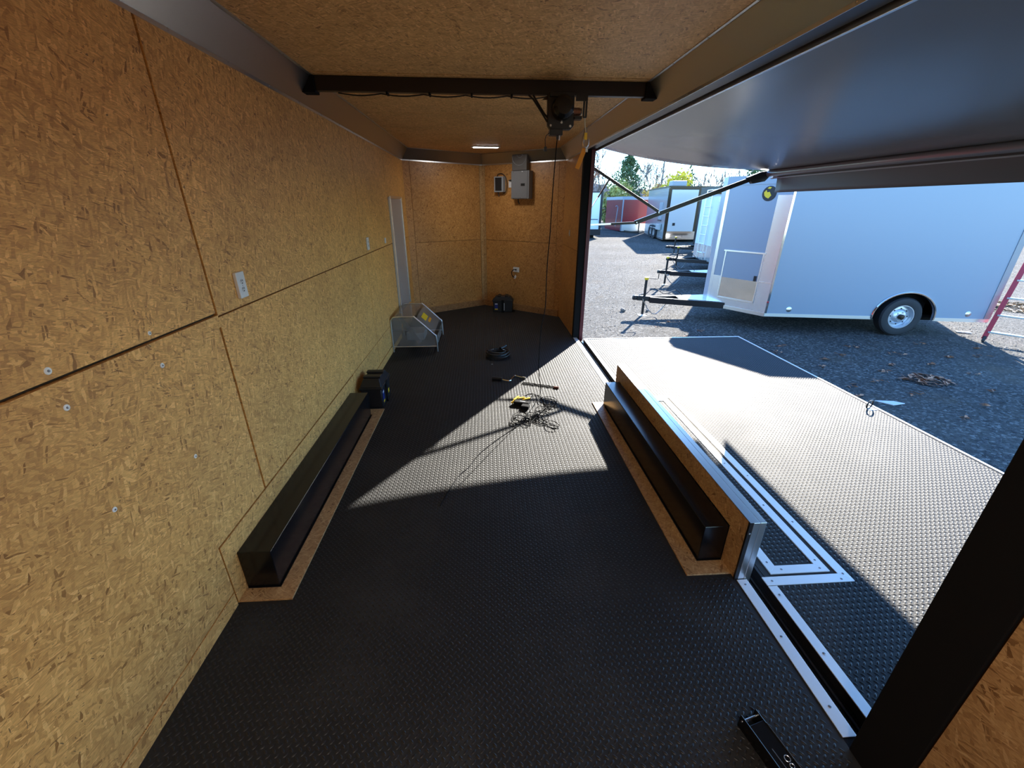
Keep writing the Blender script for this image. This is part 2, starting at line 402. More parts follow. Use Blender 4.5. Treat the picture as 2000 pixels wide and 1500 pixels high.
def okf(x, y):
    r = (x > .01) & (x < 2.35)
    r &= (y < 6.86 + (7.62 - 6.87) * x / 1.147) & (y < 7.62 - (x - 1.147) * .79)
    r &= ~((x < .245) & (y > 1.43) & (y < 3.42)) & ~((x > 2.115) & (y > 1.45) & (y < 3.45))
    return r
treads((0, 2.36), (-.6, 7.6), okf, 'diamond_tread', floor)

# left wall: OSB panels with recessed joints over a dark backing
wl = sempty('wall_left')
B(-.09, -.016, YB, 6.9, -.12, 2.55).build('wall_core', M_GAP, wl, smooth=False)
def lpanel(y0, y1, z0, z1, x=0.0, name='panel', mat=None):
    return B(-.018, x, y0, y1, z0, z1).build(name, mat or M_OSB, wl, smooth=False, bevel=.0008)
G1 = 1.857; G2 = 4.276; G3 = 5.564
lpanel(YB, G1 - .018, 1.2435 + .012, ZC, .003); lpanel(G1, G2 - .007, 1.240, ZC); lpanel(G2, G3 - .007, 1.240, ZC); lpanel(G3, 6.88, 1.240, ZC)
# lower course: seam, then a narrow rail and the big sheets
lpanel(G1 - .0165, G1 - .001, 1.190, 1.2435, .0005, 'filler_piece')
MB().ngon([(-.018, a, b) for a, b in ((YB, .082), (1.431, .082), (1.431, .338), (G1 - .017, .338), (G1 - .017, 1.2435), (YB, 1.2435))], (.020, 0, 0)).build('panel', M_OSB, wl, smooth=False, bevel=.0008)
lpanel(G1, 4.336, .336, 1.233); lpanel(4.345, 5.628, .336, 1.233); lpanel(6.412, 6.88, .02, 1.234)
lpanel(3.43, 4.336, .087, .331); lpanel(4.345, 5.628, .087, .331)
lpanel(1.441, 3.424, .0, .325, .0, 'low_panel')
bl = sempty('baseboard_left')
B(-.018, .002, YB, 1.431, .0, .074).build('board', M_OSB, bl, smooth=False, bevel=.001)
B(-.018, .002, 3.43, 5.62, .0, .079).build('board', M_OSB, bl, smooth=False, bevel=.001)
# dull patch marks stay in the sheet texture; screws with white washers
for y, z, r in [(1.100, 1.280, .0105), (1.104, 1.170, .0095), (1.470, 1.156, .0095), (1.464, 1.277, .0075), (1.477, .770, .0085), (1.105, .818, .0085)]:
    c = (.003, y, z)
    t = thing('screw_washer', '', 'screw', (.003, y, z))
    MB().lathe([(0, .0022), (r * .45, .0022), (r * .9, .0016), (r, 0)], c, (1, 0, 0), 20).build('washer', M_WASH, t)
    MB().lathe([(0, .0042), (r * .28, .0038), (r * .36, .0022)], c, (1, 0, 0), 12).build('screw_head', M_SCREW, t)
    t['label'] = {(1.100): 'white washered screw just above the left end of the long horizontal wall joint',
                  (1.104): 'white washered screw just below the joint, lower left of the wall',
                  (1.470): 'white washered screw below the joint, right of the leftmost pair',
                  (1.464): 'smallest white screw just above the horizontal joint near the vertical joint',
                  (1.477): 'white washered screw low on the wall near the black box',
                  (1.105): 'lowest white washered screw on the left wall'}[y]

# front V walls
def vwall(name, A, Bq, side, cuts, stud):
    s = sempty(name); A = Vector(A); Bq = Vector(Bq); d = (Bq - A); L = d.length; d.normalize()
    n = Vector((d.y, -d.x)); n = n if n.y < 0 else -n          # towards the room
    def pc(s0, s1, z0, z1, off, nm, mat):
        a = A + d * s0 + n * off; b = A + d * s1 + n * off; t = -n * .03
        MB().ngon([(a.x, a.y, z0), (b.x, b.y, z0), (b.x + t.x, b.y + t.y, z0), (a.x + t.x, a.y + t.y, z0)], (0, 0, z1 - z0)).build(nm, mat, s, smooth=False, bevel=.0008)
    pc(0, L, -.1, ZC + .1, -.006, 'wall_core', M_GAP)
    e0 = .055
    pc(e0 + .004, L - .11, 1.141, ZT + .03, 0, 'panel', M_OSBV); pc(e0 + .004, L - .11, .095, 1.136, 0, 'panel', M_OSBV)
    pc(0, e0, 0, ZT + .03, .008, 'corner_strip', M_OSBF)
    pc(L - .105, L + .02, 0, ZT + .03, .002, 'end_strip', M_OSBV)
    return s, A, d, n, L
wfl, *_a = vwall('wall_front_left', VA, VL, 0, 0, 0)
wfr, A_, dR, nR, LR = vwall('wall_front_right', VA, VR, 0, 0, 0)
def base(nm, A, Bq, off=.018):
    A = Vector(A); Bq = Vector(Bq); d = (Bq - A); d.normalize(); n = Vector((d.y, -d.x)); n = n if n.y < 0 else -n
    a = A + d * .02; b = Bq - d * .02
    return struct(MB().ngon([(a.x + n.x * off, a.y + n.y * off, 0), (b.x + n.x * off, b.y + n.y * off, 0), (b.x, b.y, 0), (a.x, a.y, 0)], (0, 0, .105)).build(nm, M_BASE, smooth=False, bevel=.002))
base('baseboard_front_left', VA, VL); base('baseboard_front_right', VA, VR)

# right wall: rear piece, front piece beside the opening
YJ0, YJ1 = .736, 5.49
wr = sempty('wall_right')
B(W + .005, 2.47, YB, .60, -.12, 2.55).build('wall_core', M_GAP, wr, smooth=False)
B(W, W + .018, YB, .583, 1.246, ZC).build('panel', M_OSBF, wr, smooth=False, bevel=.001)
B(W, W + .018, YB, .583, .22, 1.240).build('panel', M_OSBF, wr, smooth=False, bevel=.001)
B(W, W + .018, YB, .583, 0, .214).build('panel', M_OSBF, wr, smooth=False, bevel=.001)
B(W + .005, 2.47, 5.56, 6.72, -.12, 2.55).build('wall_core', M_GAP, wr, smooth=False)
B(W, W + .018, 5.575, 6.70, 1.141, ZC).build('panel', M_OSBV, wr, smooth=False, bevel=.001)
B(W, W + .018, 5.575, 6.70, .0, 1.137).build('panel', M_OSBV, wr, smooth=False, bevel=.001)
# red outer skin of this trailer
B(2.470, 2.485, 5.49, 6.74, -.42, 2.58).build('outer_skin', M_RED, wr, smooth=False)
B(2.470, 2.485, YB, .60, -.42, 2.58).build('outer_skin', M_RED, wr, smooth=False)
B(2.470, 2.485, .60, 5.49, 2.32, 2.58).build('outer_skin', M_BLK, wr, smooth=False)
B(2.450, 2.485, .60, 5.49, -.42, -.06).build('outer_skin', M_RED, wr, smooth=False)
# jambs and header of the side opening
dj = sempty('trim_1')
B(W - .004, 2.47, .588, YJ0, 0, ZT + .02).build('near_jamb', M_BLKM, dj, smooth=False, bevel=.003)
B(W - .002, 2.44, YJ1, 5.572, 0, ZT + .02).build('far_jamb', M_BLKM, dj, smooth=False, bevel=.002)
B(2.44, 2.487, YJ1 - .012, 5.53, -.05, ZT + .02).build('door_seal', pm('dark_red_seal', (.10, .008, .015), .45), dj, smooth=False, bevel=.003)
B(W + .004, 2.47, YJ0, YJ1, ZT - .004, 2.58).build('header', M_BLK, dj, smooth=False)
# rear wall and roof
wb = sempty('wall_back')
B(-.02, 2.40, YB - .06, YB - .018, -.12, 2.5).build('wall_core', M_GAP, wb, smooth=False)
B(0, 1.178, YB - .018, YB, 0, ZC).build('panel', M_OSB, wb, smooth=False); B(1.182, 2.36, YB - .018, YB, 0, ZC).build('panel', M_OSB, wb, smooth=False)
ceil = sempty('ceiling')
slab(MB(), [(-.09, YB), (2.485, YB), (2.485, 6.72), (1.147, 7.75), (-.09, 6.92)], 2.45, 2.60).build('roof', M_WHITE_SHADED, ceil, smooth=False)
def cpoly(y0, y1):
    return [(0, y0), (2.36, y0), (2.36, y1), (0, y1)]
for y0, y1 in [(YB, .70), (.703, 1.92), (1.923, 3.145), (3.158, 4.372), (4.379, 5.578)]:
    slab(MB(), cpoly(y0, y1), ZC, 2.45).build('panel', M_OSBC, ceil, smooth=False, bevel=.0008)
slab(MB(), [(0, 5.584), (2.36, 5.584), (2.36, 6.66), (1.147, 7.62), (0, 6.85)], ZC, 2.45).build('panel', M_OSBC, ceil, smooth=False, bevel=.0008)
slab(MB(), cpoly(YB, 6.7), 2.444, 2.452).build('joint_backing', M_GAP, ceil, smooth=False)

# aluminium coves between walls and ceiling, with flat flanges and screws
def cove(name, p0, p1, n, lw=.11, mat=None):
    mat = mat or M_COVE
    s = sempty(name); p0 = Vector(p0); p1 = Vector(p1); n = Vector(n)
    def q(p, o, z): return (p.x + n.x * o, p.y + n.y * o, z)
    th = .002
    def strip(o0, z0, o1, z1, nm, mat=M_COVE):
        e = Vector((n.x * th, n.y * th, -th))
        MB().ngon([q(p0, o0, z0), q(p1, o0, z0), q(p1, o1, z1), q(p0, o1, z1)], e).build(nm, mat, s, smooth=False)
    strip(0.004, ZT, lw - .012, ZC - .004, 'cove_face', mat)
    MB().ngon([q(p0, .001, ZT - .018), q(p1, .001, ZT - .018), q(p1, .001, ZT + .004), q(p0, .001, ZT + .004)], (n.x * .003, n.y * .003, 0)).build('wall_flange', M_ALU, s, smooth=False)
    MB().ngon([q(p0, lw - .014, ZC - .001), q(p1, lw - .014, ZC - .001), q(p1, lw + .006, ZC - .001), q(p0, lw + .006, ZC - .001)], (0, 0, -.003)).build('ceiling_flange', M_ALU, s, smooth=False)
    L = (p1 - p0).length; d = (p1 - p0).normalized(); k = int(L / .4)
    for i in range(k + 1):
        c = p0 + d * (.12 + i * .4)
        if (c - p0).length > L: break
        for o, z, ax in ((.005, ZT - .007, (n.x, n.y, 0)), (lw - .002, ZC - .005, (0, 0, -1))):
            MB().lathe([(0, .003), (.004, .002), (.0055, 0)], q(c, o, z), ax, 8).build('screw', M_STEEL, s)
    return s
cove('trim_2', (0, YB), (0, 6.87), (1, 0)); cove('trim_3', (W, YB), (W, 6.68), (-1, 0), mat=pm('aluminium_cove_lit', (.66, .66, .64), .36, 1))  # right cove: same aluminium, base lightened to stand for light falling there
nL = Vector((.5564, -.831)); cove('trim_4', VL + nL * .004, VA + nL * .004, nL)
nRv = Vector((-.6196, -.785)); cove('trim_5', VA + nRv * .004, VR + nRv * .004, nRv)

# threshold: strip, hinge channel
th = sempty('trim_6')
B(2.36, 2.412, YJ0 + .03, 1.425, .001, .0045).build('threshold_strip', M_ALUB, th, smooth=False, bevel=.0008)
B(2.36, 2.412, 3.47, YJ1, .001, .0045).build('threshold_strip', M_ALUB, th, smooth=False, bevel=.0008)
B(2.412, 2.495, YJ0, YJ1, -.09, -.045).build('hinge_channel', M_BLKG, th, smooth=False)
B(2.358, 2.414, YJ0, YJ1, -.09, -.001).build('sill_edge', M_BLKG, th, smooth=False)
MB().cyl((2.443, YJ0, -.038), (2.443, YJ1, -.038), .007, 10).build('hinge_rod', M_BLKG, th)
MB().cyl((2.468, YJ0, -.040), (2.468, YJ1, -.040), .005, 10).build('hinge_rod', M_STEEL if False else M_BLKP, th)
MB().tube([(2.424, YJ0 + .02 + i * .12, -.034 + .002 * math.sin(i * 2.1)) for i in range(38)], .0022, 5).build('sealant_bead', M_BLKG, th)
def scr(p, parent, r=.006, ax=(0, 0, 1)):
    MB().lathe([(0, .0025), (r * .7, .002), (r, 0)], p, ax, 10).build('screw', M_SCREW, parent)
for y in (.86, 1.13, 1.395, 3.55, 4.0, 4.5, 5.0): scr((2.388, y, .0045), th)

# ================================================================== fold-down side door (deck)
door = sempty('door_1', (2.5, 3.0, 0)); door['label'] = 'fold-down side door lying level as a deck, black diamond mat in aluminium edging'
D0, D1, E0, E1 = 2.492, 4.70, .738, 5.435
B(D0 + .004, D1 - .004, E0, E1, -.075, -.002).build('door_slab', M_BLK, door, smooth=False)
B(D0 + .02, D1 - .02, E0 + .005, E1 - .02, -.003, .0).build('rubber_mat', M_RUB, door, smooth=False)
def okd(x, y):
    r = (x > D0 + .055) & (x < D1 - .03) & (y > E0 + .01) & (y < E1 - .03)
    ring = (x < 2.945) & (y > 1.375) & (y < 3.555)
    inner = (x < 2.795) & (x > 2.60) & (y > 1.51) & (y < 3.42)
    return r & (~ring | inner)
treads((2.5, 4.7), (.74, 5.43), okd, 'diamond_tread', door)
def strip(x0, x1, y0, y1, z=.0035, m45=None, nm='edge_strip', par=door):
    """m45: mitre offsets (dx at y0 end, y1 end)"""
    B(x0, x1, y0, y1, -.001, z).build(nm, M_ALUB, par, smooth=False, bevel=.0006)
strip(D0, D0 + .045, E0, 1.380); strip(D0, D0 + .045, 3.55, E1)
strip(D1 - .022, D1, E0, E1, .006); strip(D0 + .045, D1 - .022, E1 - .020, E1, .006)
def mitre(pts, z0=-.001, z1=.0045, nm='edge_strip', par=door):
    MB().ngon([(x, y, z0) for x, y in pts], (0, 0, z1 - z0)).build(nm, M_ALUB, par, smooth=False, bevel=.0006)
# outer frame of the wheel-well cut-out
mitre([(2.492, 1.384), (2.936, 1.384), (2.886, 1.432), (2.492, 1.432)]); mitre([(2.936, 1.384), (2.936, 3.548), (2.886, 3.500), (2.886, 1.432)]); mitre([(2.492, 3.548), (2.936, 3.548), (2.886, 3.500), (2.492, 3.500)])
for p in [(2.53, 1.408), (2.88, 1.40), (2.912, 1.43), (2.912, 1.80), (2.912, 2.25), (2.912, 2.7), (2.912, 3.15), (2.515, 1.33), (2.515, 1.05), (2.515, .82)]: scr((p[0], p[1], .0045), door)
# gap, inner flap with its own frame
B(2.88, 2.887, 1.43, 3.50, -.03, .0005).build('gap_shadow', M_GAP, door, smooth=False)
Z2 = .006
for pts in ([(2.550, 1.448), (2.858, 1.448), (2.808, 1.496), (2.600, 1.496)], [(2.858, 1.448), (2.858, 3.485), (2.808, 3.437), (2.808, 1.496)],
            [(2.550, 3.485), (2.858, 3.485), (2.808, 3.437), (2.600, 3.437)], [(2.550, 1.448), (2.550, 3.485), (2.600, 3.437), (2.600, 1.496)]):
    mitre(pts, -.02, Z2)
for p in [(2.62, 1.472), (2.82, 1.468), (2.833, 1.52), (2.833, 1.95), (2.833, 2.4), (2.833, 2.85), (2.575, 1.52)]: scr((p[0], p[1], Z2), door)
# steel props carry the deck
for i, (x, y) in enumerate([(4.55, .95), (4.55, 5.2)]):
    t = thing('support_post', ['black steel post under the near outer corner of the deck', 'black steel post under the far outer corner of the deck'][i], 'post', (x, y, -.55))
    B(x - .025, x + .025, y - .025, y + .025, -.55, -.075).build('tube', M_BLK, t, smooth=False); B(x - .07, x + .07, y - .07, y + .07, -.556, -.545).build('foot_plate', M_BLK, t, smooth=False)
# tie ring near outer edge
t = thing('tie_down_ring', 'dark steel D-ring standing on the outer edge of the deck', 'ring', (4.60, 3.17, 0))
B(4.575, 4.665, 3.14, 3.20, .0, .004).build('base_plate', M_STEEL, t, smooth=False, bevel=.001)
MB().tube([(4.60 + .045 * math.cos(a), 3.17 + .02 * math.cos(a), .045 + .038 * math.sin(a)) for a in np.linspace(0, 2 * math.pi, 20)[:-1]], .0065, 8, closed=True).build('ring', M_BLK, t)

# ================================================================== wheel boxes
t = thing('wheel_box', 'long glossy black wheel box along the left OSB wall', 'wheel box', (.1, 2.4, 0))
B(.0, .150, 1.520, 3.290, .0, .222).build('box', M_BLKG, t, smooth=False, bevel=.004)
fr = MB(); slab(fr, [(.0, 1.442), (.238, 1.442), (.238, 3.404), (.0, 3.404), (.0, 3.300), (.158, 3.300), (.158, 1.512), (.0, 1.512)], .0, .009)
fr.build('board_frame', M_OSBF, t, smooth=False, bevel=.0015)
t = thing('wheel_box', 'long black wheel box beside the door opening with aluminium capped board', 'wheel box', (2.24, 2.4, 0))
B(2.225, 2.350, 1.556, 3.400, .0, .222).build('box', M_BLKG, t, smooth=False, bevel=.004)
fr = MB(); slab(fr, [(2.128, 1.464), (2.354, 1.464), (2.354, 1.548), (2.217, 1.548), (2.217, 3.348), (2.354, 3.348), (2.354, 3.432), (2.128, 3.432)], .0, .009)
fr.build('board_frame', M_OSBF, t, smooth=False, bevel=.0015)
up_ = MB(); up_.box(2.352, 2.366, 1.44, 3.505, .225, .348); up_.build('upright_board', M_OSBF, t, smooth=False, bevel=.001)
for ya, yb in ((1.44, 1.556), (3.40, 3.505)): B(2.351, 2.366, ya, yb, .003, .223).build('upright_board', M_OSBF, t, smooth=False, bevel=.001)
B(2.368, 2.3985, 1.4285, 3.512, -.02, .352).build('alu_cladding', M_ALU, t, smooth=False, bevel=.0015)
B(2.4000, 2.430, 1.4285, 3.512, -.02, .352).build('alu_cladding', M_ALU, t, smooth=False, bevel=.0015)
B(2.350, 2.3682, 1.4285, 1.4400, .0, .352).build('black_edge', M_BLK, t, smooth=False)
B(2.352, 2.3682, 1.43, 3.512, .348, .3525).build('alu_cap', M_ALU, t, smooth=False)
MB().lathe([(0, .003), (.004, .002), (.005, 0)], (2.36, 1.4285, .29), (0, -1, 0), 8).build('screw', M_STEEL, t)

# ================================================================== ceiling beam, winch, lamp
t = thing('ceiling_beam', 'black steel beam crossing the trailer below the ceiling', 'beam', (1.18, 3.25, 2.35))
B(.02, 2.34, 3.222, 3.268, 2.348, 2.429).build('beam', M_BLK, t, smooth=False, bevel=.003)
for x0, x1 in ((.004, .12), (2.24, 2.356)):
    B(x0, x1, 3.205, 3.29, 2.335, 2.428).build('end_bracket', M_BLKM, t, smooth=False, bevel=.004)
w_ = MB(); pts = []
for i in range(46):
    x = .25 + i * .03; sag = .012 * abs(math.sin((i % 9) / 9 * math.pi)); pts.append((x, 3.245, 2.342 - sag))
w_.tube(pts, .004, 6); w_.build('beam_wire', M_BLKP, t)
for x in (.56, .83, 1.10, 1.36): B(x - .006, x + .006, 3.218, 3.272, 2.334, 2.35).build('cable_tie', M_BLKM, t, smooth=False)

WY = 3.16
t = thing('winch', 'black electric winch hanging under the ceiling beam', 'winch', (1.68, WY, 2.35))
B(1.60, 1.755, WY - .02, WY + .10, 2.325, 2.350).build('mount_plate', M_BLK, t, smooth=False, bevel=.002)
g_ = MB(); g_.ngon([(1.588, WY, 2.345), (1.762, WY, 2.345), (1.766, WY, 2.17), (1.745, WY, 2.145), (1.61, WY, 2.145), (1.592, WY, 2.17)], (0, .05, 0)); g_.build('gear_housing', M_BLK, t, smooth=False, bevel=.005)
MB().lathe([(0, .095), (.045, .093), (.064, .078), (.070, .05), (.070, .0)], (1.683, WY, 2.262), (0, -1, 0), 32).build('motor_cap', M_BLKG, t)
for x, z in ((1.612, 2.168), (1.742, 2.165), (1.683, 2.185)):
    MB().lathe([(0, .006), (.007, .006), (.009, 0)], (x, WY, z), (0, -1, 0), 6).build('bolt', M_STEEL, t)
B(1.605, 1.69, WY - .03, WY + .04, 2.110, 2.146).build('control_box', M_BLKP, t, smooth=False, bevel=.004)
MB().lathe([(.022, 0), (.022, .005), (.016, .006), (.016, .055), (.022, .056), (.022, .061)], (1.755, WY + .02, 2.25), (1, 0, 0), 20).build('drum', M_STEEL, t)
rd = MB()
for k in range(7): rd.tube([(1.764 + k * .0065, WY + .02 + .021 * math.cos(a), 2.25 + .021 * math.sin(a)) for a in np.linspace(0, 2 * math.pi, 14)[:-1]], .0032, 5, closed=True)
rd.build('wound_cable', pm('copper_tinted_rope', (.45, .28, .22), .4, .7), t)
B(1.766, 1.842, WY - .03, WY - .024, 2.30, 2.335).build('guide_bracket', M_BLK, t, smooth=False)
B(1.768, 1.815, WY - .01, WY + .05, 2.205, 2.222).build('drum_support', M_BLK, t, smooth=False)
fl = MB(); fl.bar((1.822, WY - .02, 2.335), (1.822, WY - .02, 2.215), .006, .012); fl.bar((1.838, WY - .02, 2.335), (1.838, WY - .02, 2.215), .006, .012); fl.bar((1.818, WY - .02, 2.213), (1.842, WY - .02, 2.213), .012, .008); fl.build('cable_guide', M_BLK, t)
wr_ = MB(); wr_.tube([(1.47, WY + .06, 2.345), (1.50, WY + .05, 2.32), (1.55, WY + .03, 2.25), (1.592, WY + .02, 2.19)], .006, 8); wr_.tube([(1.50, WY + .06, 2.345), (1.53, WY + .05, 2.30), (1.57, WY + .03, 2.24), (1.594, WY + .03, 2.215)], .006, 8); wr_.build('power_lead', M_BLKP, t)
MB().ngon([(1.555, WY + .03, 2.315), (1.60, WY + .03, 2.345), (1.60, WY + .03, 2.315)], (0, .01, 0)).build('gusset', M_BRZ, t)
fz = MB(); fz.tube([(1.605, WY, 2.125), (1.585, WY, 2.11), (1.579, WY, 2.09), (1.582, WY, 2.045)], .0022, 6); fz.build('pigtail', M_BLKP, t)
B(1.573, 1.591, WY - .006, WY + .006, 2.018, 2.046).build('pigtail_plug', M_BLKP, t, smooth=False, bevel=.002)
MB().tube([(1.832, WY - .02, 2.213), (1.835, WY - .02, 2.18), (1.839, WY - .02, 2.152)], .0035, 6).build('steel_rope', M_STEEL, t)

t = thing('winch_hook', 'zinc hook hanging from the winch with an orange strap', 'hook', (1.845, WY - .02, 2.05))
MB().cyl((1.839, WY - .02, 2.155), (1.842, WY - .02, 2.128), .010, 10, .012).build('swivel', M_STEEL, t)
hk = MB(); hk.tube([(1.842, WY - .02, 2.128), (1.832, WY - .02, 2.10), (1.828, WY - .02, 2.07), (1.836, WY - .02, 2.045), (1.852, WY - .02, 2.042), (1.864, WY - .02, 2.058), (1.866, WY - .02, 2.09)], .008, 8, radii=[.009, .008, .009, .010, .009, .008, .005]); hk.build('hook_body', M_STEEL, t)
B(1.834, 1.852, WY - .035, WY - .030, 2.085, 2.125).build('yellow_latch', M_YELB, t, smooth=False)
st = MB(); a0 = Vector((1.848, WY - .015, 2.044)); b0 = Vector((1.800, WY - .015, 1.915)); st.bar(a0, b0, .030, .003, (0, 1, 0)); st.build('orange_strap', M_ORG, t, smooth=False, bevel=.0008)
B(1.850, 1.866, WY - .02, WY - .014, 2.015, 2.045).build('care_tag', M_LABW, t, smooth=False)

# hand remote on its long hanging cable
t = thing('winch_remote', 'black winch hand remote with yellow clips lying in a tangle of its cable', 'remote', (1.48, 3.42, 0))
cb = [(1.66, WY, 2.10)]
for y, z, x in [(3.17, 2.0, 1.655), (3.18, 1.75, 1.645), (3.19, 1.5, 1.640), (3.20, 1.35, 1.632), (3.21, 1.15, 1.628), (3.22, .95, 1.628), (3.23, .80, 1.605), (3.25, .6, 1.597), (3.32, .38, 1.605), (3.42, .18, 1.640), (3.52, .06, 1.650), (3.60, .012, 1.640), (3.66, .006, 1.60), (3.64, .006, 1.545), (3.57, .006, 1.50), (3.52, .006, 1.515), (3.54, .006, 1.56), (3.62, .010, 1.60), (3.60, .006, 1.66), (3.50, .006, 1.68), (3.40, .006, 1.69), (3.33, .007, 1.68)]:
    cb.append((x, y, z))
def smoothpts(P, n=6):
    out = []; P = [Vector(p) for p in P]
    for i in range(len(P) - 1):
        p0 = P[max(i - 1, 0)]; p1 = P[i]; p2 = P[i + 1]; p3 = P[min(i + 2, len(P) - 1)]
        for k in range(n):
            u = k / n
            out.append(.5 * ((2 * p1) + (p2 - p0) * u + (2 * p0 - 5 * p1 + 4 * p2 - p3) * u * u + (3 * p1 - p0 - 3 * p2 + p3) * u ** 3))
    out.append(P[-1]); return out
MB().tube(smoothpts(cb), .0034, 6).build('hanging_cable', M_BLKM, t)
B(1.652, 1.668, WY - .01, WY + .004, 2.088, 2.118).build('cable_plug', M_BLKP, t, smooth=False, bevel=.002)
B(1.668, 1.676, WY - .012, WY + .004, 2.082, 2.116).build('plug_cover', M_WHP, t, smooth=False, bevel=.001)
rr = random.Random(5); P = [(1.68, 3.33, .007)]
for c in [(1.74, 3.42, .07), (1.64, 3.30, .06), (1.72, 3.48, .08), (1.56, 3.18, .07), (1.50, 3.12, .06), (1.44, 3.17, .07), (1.40, 3.10, .05), (1.60, 3.12, .07), (1.68, 3.02, .06), (1.62, 3.20, .08), (1.76, 3.40, .05), (1.48, 3.08, .05)]:
    a0_ = rr.random() * 6.28
    for k in range(rr.randint(5, 8)):
        a = a0_ + k * 1.15; P.append((c[0] + c[2] * math.cos(a) * rr.uniform(.6, 1.1), c[1] + c[2] * 1.2 * math.sin(a), .006 + .012 * rr.random()))
for q in [(1.40, 3.02, .006), (1.32, 2.93, .005), (1.20, 2.78, .005), (1.09, 2.62, .005), (1.02, 2.46, .005), (.955, 2.36, .005), (.90, 2.20, .005), (.86, 2.06, .005)]: P.append(q)
MB().tube(smoothpts(P, 5), .0030, 5).build('tangled_cable', M_BLKM, t)
T = Matrix.Translation((1.485, 3.42, .022)) @ Matrix.Rotation(-.35, 4, 'Z')
MB().box(-.085, .06, -.028, .028, -.02, .018, T).build('remote_body', M_BLKM, t, smooth=False, bevel=.008)
MB().box(.00, .07, -.085, -.02, -.02, .012, T).build('remote_grip', M_BLKM, t, smooth=False, bevel=.006)
MB().box(-.03, .02, -.010, .002, .018, .020, T).build('rocker_switch', M_GREYL, t, smooth=False, bevel=.002)
cl = MB()
for p0, p1 in [((-.10, -.03, .0), (-.08, .06, .01)), ((-.08, .06, .01), (-.01, .10, .012)), ((-.09, .0, .02), (-.06, .07, .03)), ((-.03, .07, .0), (.04, .105, .01))]: cl.bar(T @ Vector(p0), T @ Vector(p1), .020, .010)
cl.build('yellow_clip', M_YELB, t, smooth=False, bevel=.003)

# ceiling lamp (its own light stays here)
def lamp(cx, cy, label, power=1.0):
    t = thing('ceiling_lamp', label, 'lamp', (cx, cy, ZC))
    MB().ngon([(cx - .19 + .0, cy - .045, ZC - .001), (cx + .19, cy - .045, ZC - .001), (cx + .205, cy, ZC - .001), (cx + .19, cy + .045, ZC - .001), (cx - .19, cy + .045, ZC - .001), (cx - .205, cy, ZC - .001)], (0, 0, -.012)).build('housing', M_WHP, t, bevel=.003)
    B(cx - .172, cx + .172, cy - .032, cy + .032, ZC - .018, ZC - .010).build('lens', M_LED, t, smooth=False, bevel=.003)
    for i in range(11):
        x = cx - .15 + i * .03; B(x - .002, x + .002, cy - .033, cy + .033, ZC - .0195, ZC - .017).build('lens_rib', M_GREYL, t, smooth=False)
    ld = bpy.data.lights.new('lamp_light', 'AREA'); ld.shape = 'RECTANGLE'; ld.size = .34; ld.size_y = .06; ld.energy = LED_POWER * power; ld.color = (1.0, .96, .90)
    lo = bpy.data.objects.new('lamp_light', ld); COL.objects.link(lo); lo.parent = t; lo.location = (0, 0, -.03)
lamp(1.207, 6.60, 'lit white LED strip lamp on the ceiling near the front walls', .22)
lamp(1.207, -.75, 'added unseen LED fill lamp on the ceiling at the rear, behind the camera')  # added lamp out of view, brightens the walls inside

# ================================================================== small fittings on the walls
def frameR(s, z, off=0.0):            # point on the right V wall, s metres from the tip
    p = VA + dR * s + nR * off; return Vector((p.x, p.y, z))
TR = Matrix((Vector((dR.x, dR.y, 0)), Vector((nR.x, nR.y, 0)), Vector((0, 0, 1)))).transposed().to_4x4(); TR.translation = Vector((VA.x, VA.y, 0))
# TR maps (s along wall, off into room, z)
t = thing('power_converter', 'tall grey power converter box on the front right wall', 'electrical box', frameR(.80, 1.76))
MB().box(.655, .985, .002, .105, 1.775, 2.165, TR).build('cabinet', M_GREY, t, smooth=False, bevel=.004)
MB().box(.660, .955, .105, .110, 1.785, 2.155, TR).build('front_cover', M_GREY, t, smooth=False, bevel=.002)
MB().box(.655, .925, .002, .085, 2.170, 2.385, TR).build('upper_cover', pm('grey_brown_enamel', (.13, .12, .115), .3), t, smooth=False, bevel=.006)
ar = MB()
for r in (.05,): ar.tube([TR @ Vector((.80 + r * math.cos(a), .088, 2.385 + r * .8 * math.sin(a))) for a in np.linspace(math.pi, 2 * math.pi, 12)], .004, 6)
ar.tube([TR @ Vector((.79 + .13 * math.cos(a), .088, 2.36 + .12 * math.sin(a))) for a in np.linspace(math.pi, 2 * math.pi, 16)], .003, 6); ar.build('emblem_arcs', M_GREYL, t)
MB().box(.84, .91, .110, .114, 1.955, 1.99, TR).build('breaker_window', M_DKSC, t, smooth=False)
MB().box(.625, .655, .002, .05, 1.80, 1.92, TR).build('side_connector', M_BLKP, t, smooth=False, bevel=.002)
for s_, z_ in ((.70, 2.152), (.86, 2.152), (.70, 1.788), (.86, 1.788), (.965, 1.782)): MB().lathe([(0, .004), (.006, .003), (.008, 0)], TR @ Vector((s_, .111, z_)), (nR.x, nR.y, 0), 8).build('screw', M_STEEL, t)
MB().tube([TR @ Vector(q) for q in ((.75, .05, 1.78), (.755, .05, 1.74), (.775, .05, 1.70))], .008, 8).build('cable_stub', M_BLKP, t)
t = thing('charge_controller', 'small grey charger with dark window and looped lead', 'electrical box', frameR(.39, 1.95))
MB().box(.30, .475, .002, .075, 1.875, 2.10, TR).build('housing', M_GREYL, t, smooth=False, bevel=.005)
MB().box(.325, .45, .075, .078, 1.895, 2.085, TR).build('display', M_DKSC, t, smooth=False)
MB().tube(smoothpts([TR @ Vector(q) for q in ((.32, .02, 2.10), (.35, .03, 2.135), (.43, .03, 2.14), (.50, .03, 2.08), (.52, .03, 1.98), (.50, .03, 1.88), (.44, .02, 1.855))]), .006, 6).build('looped_lead', M_BLKP, t)
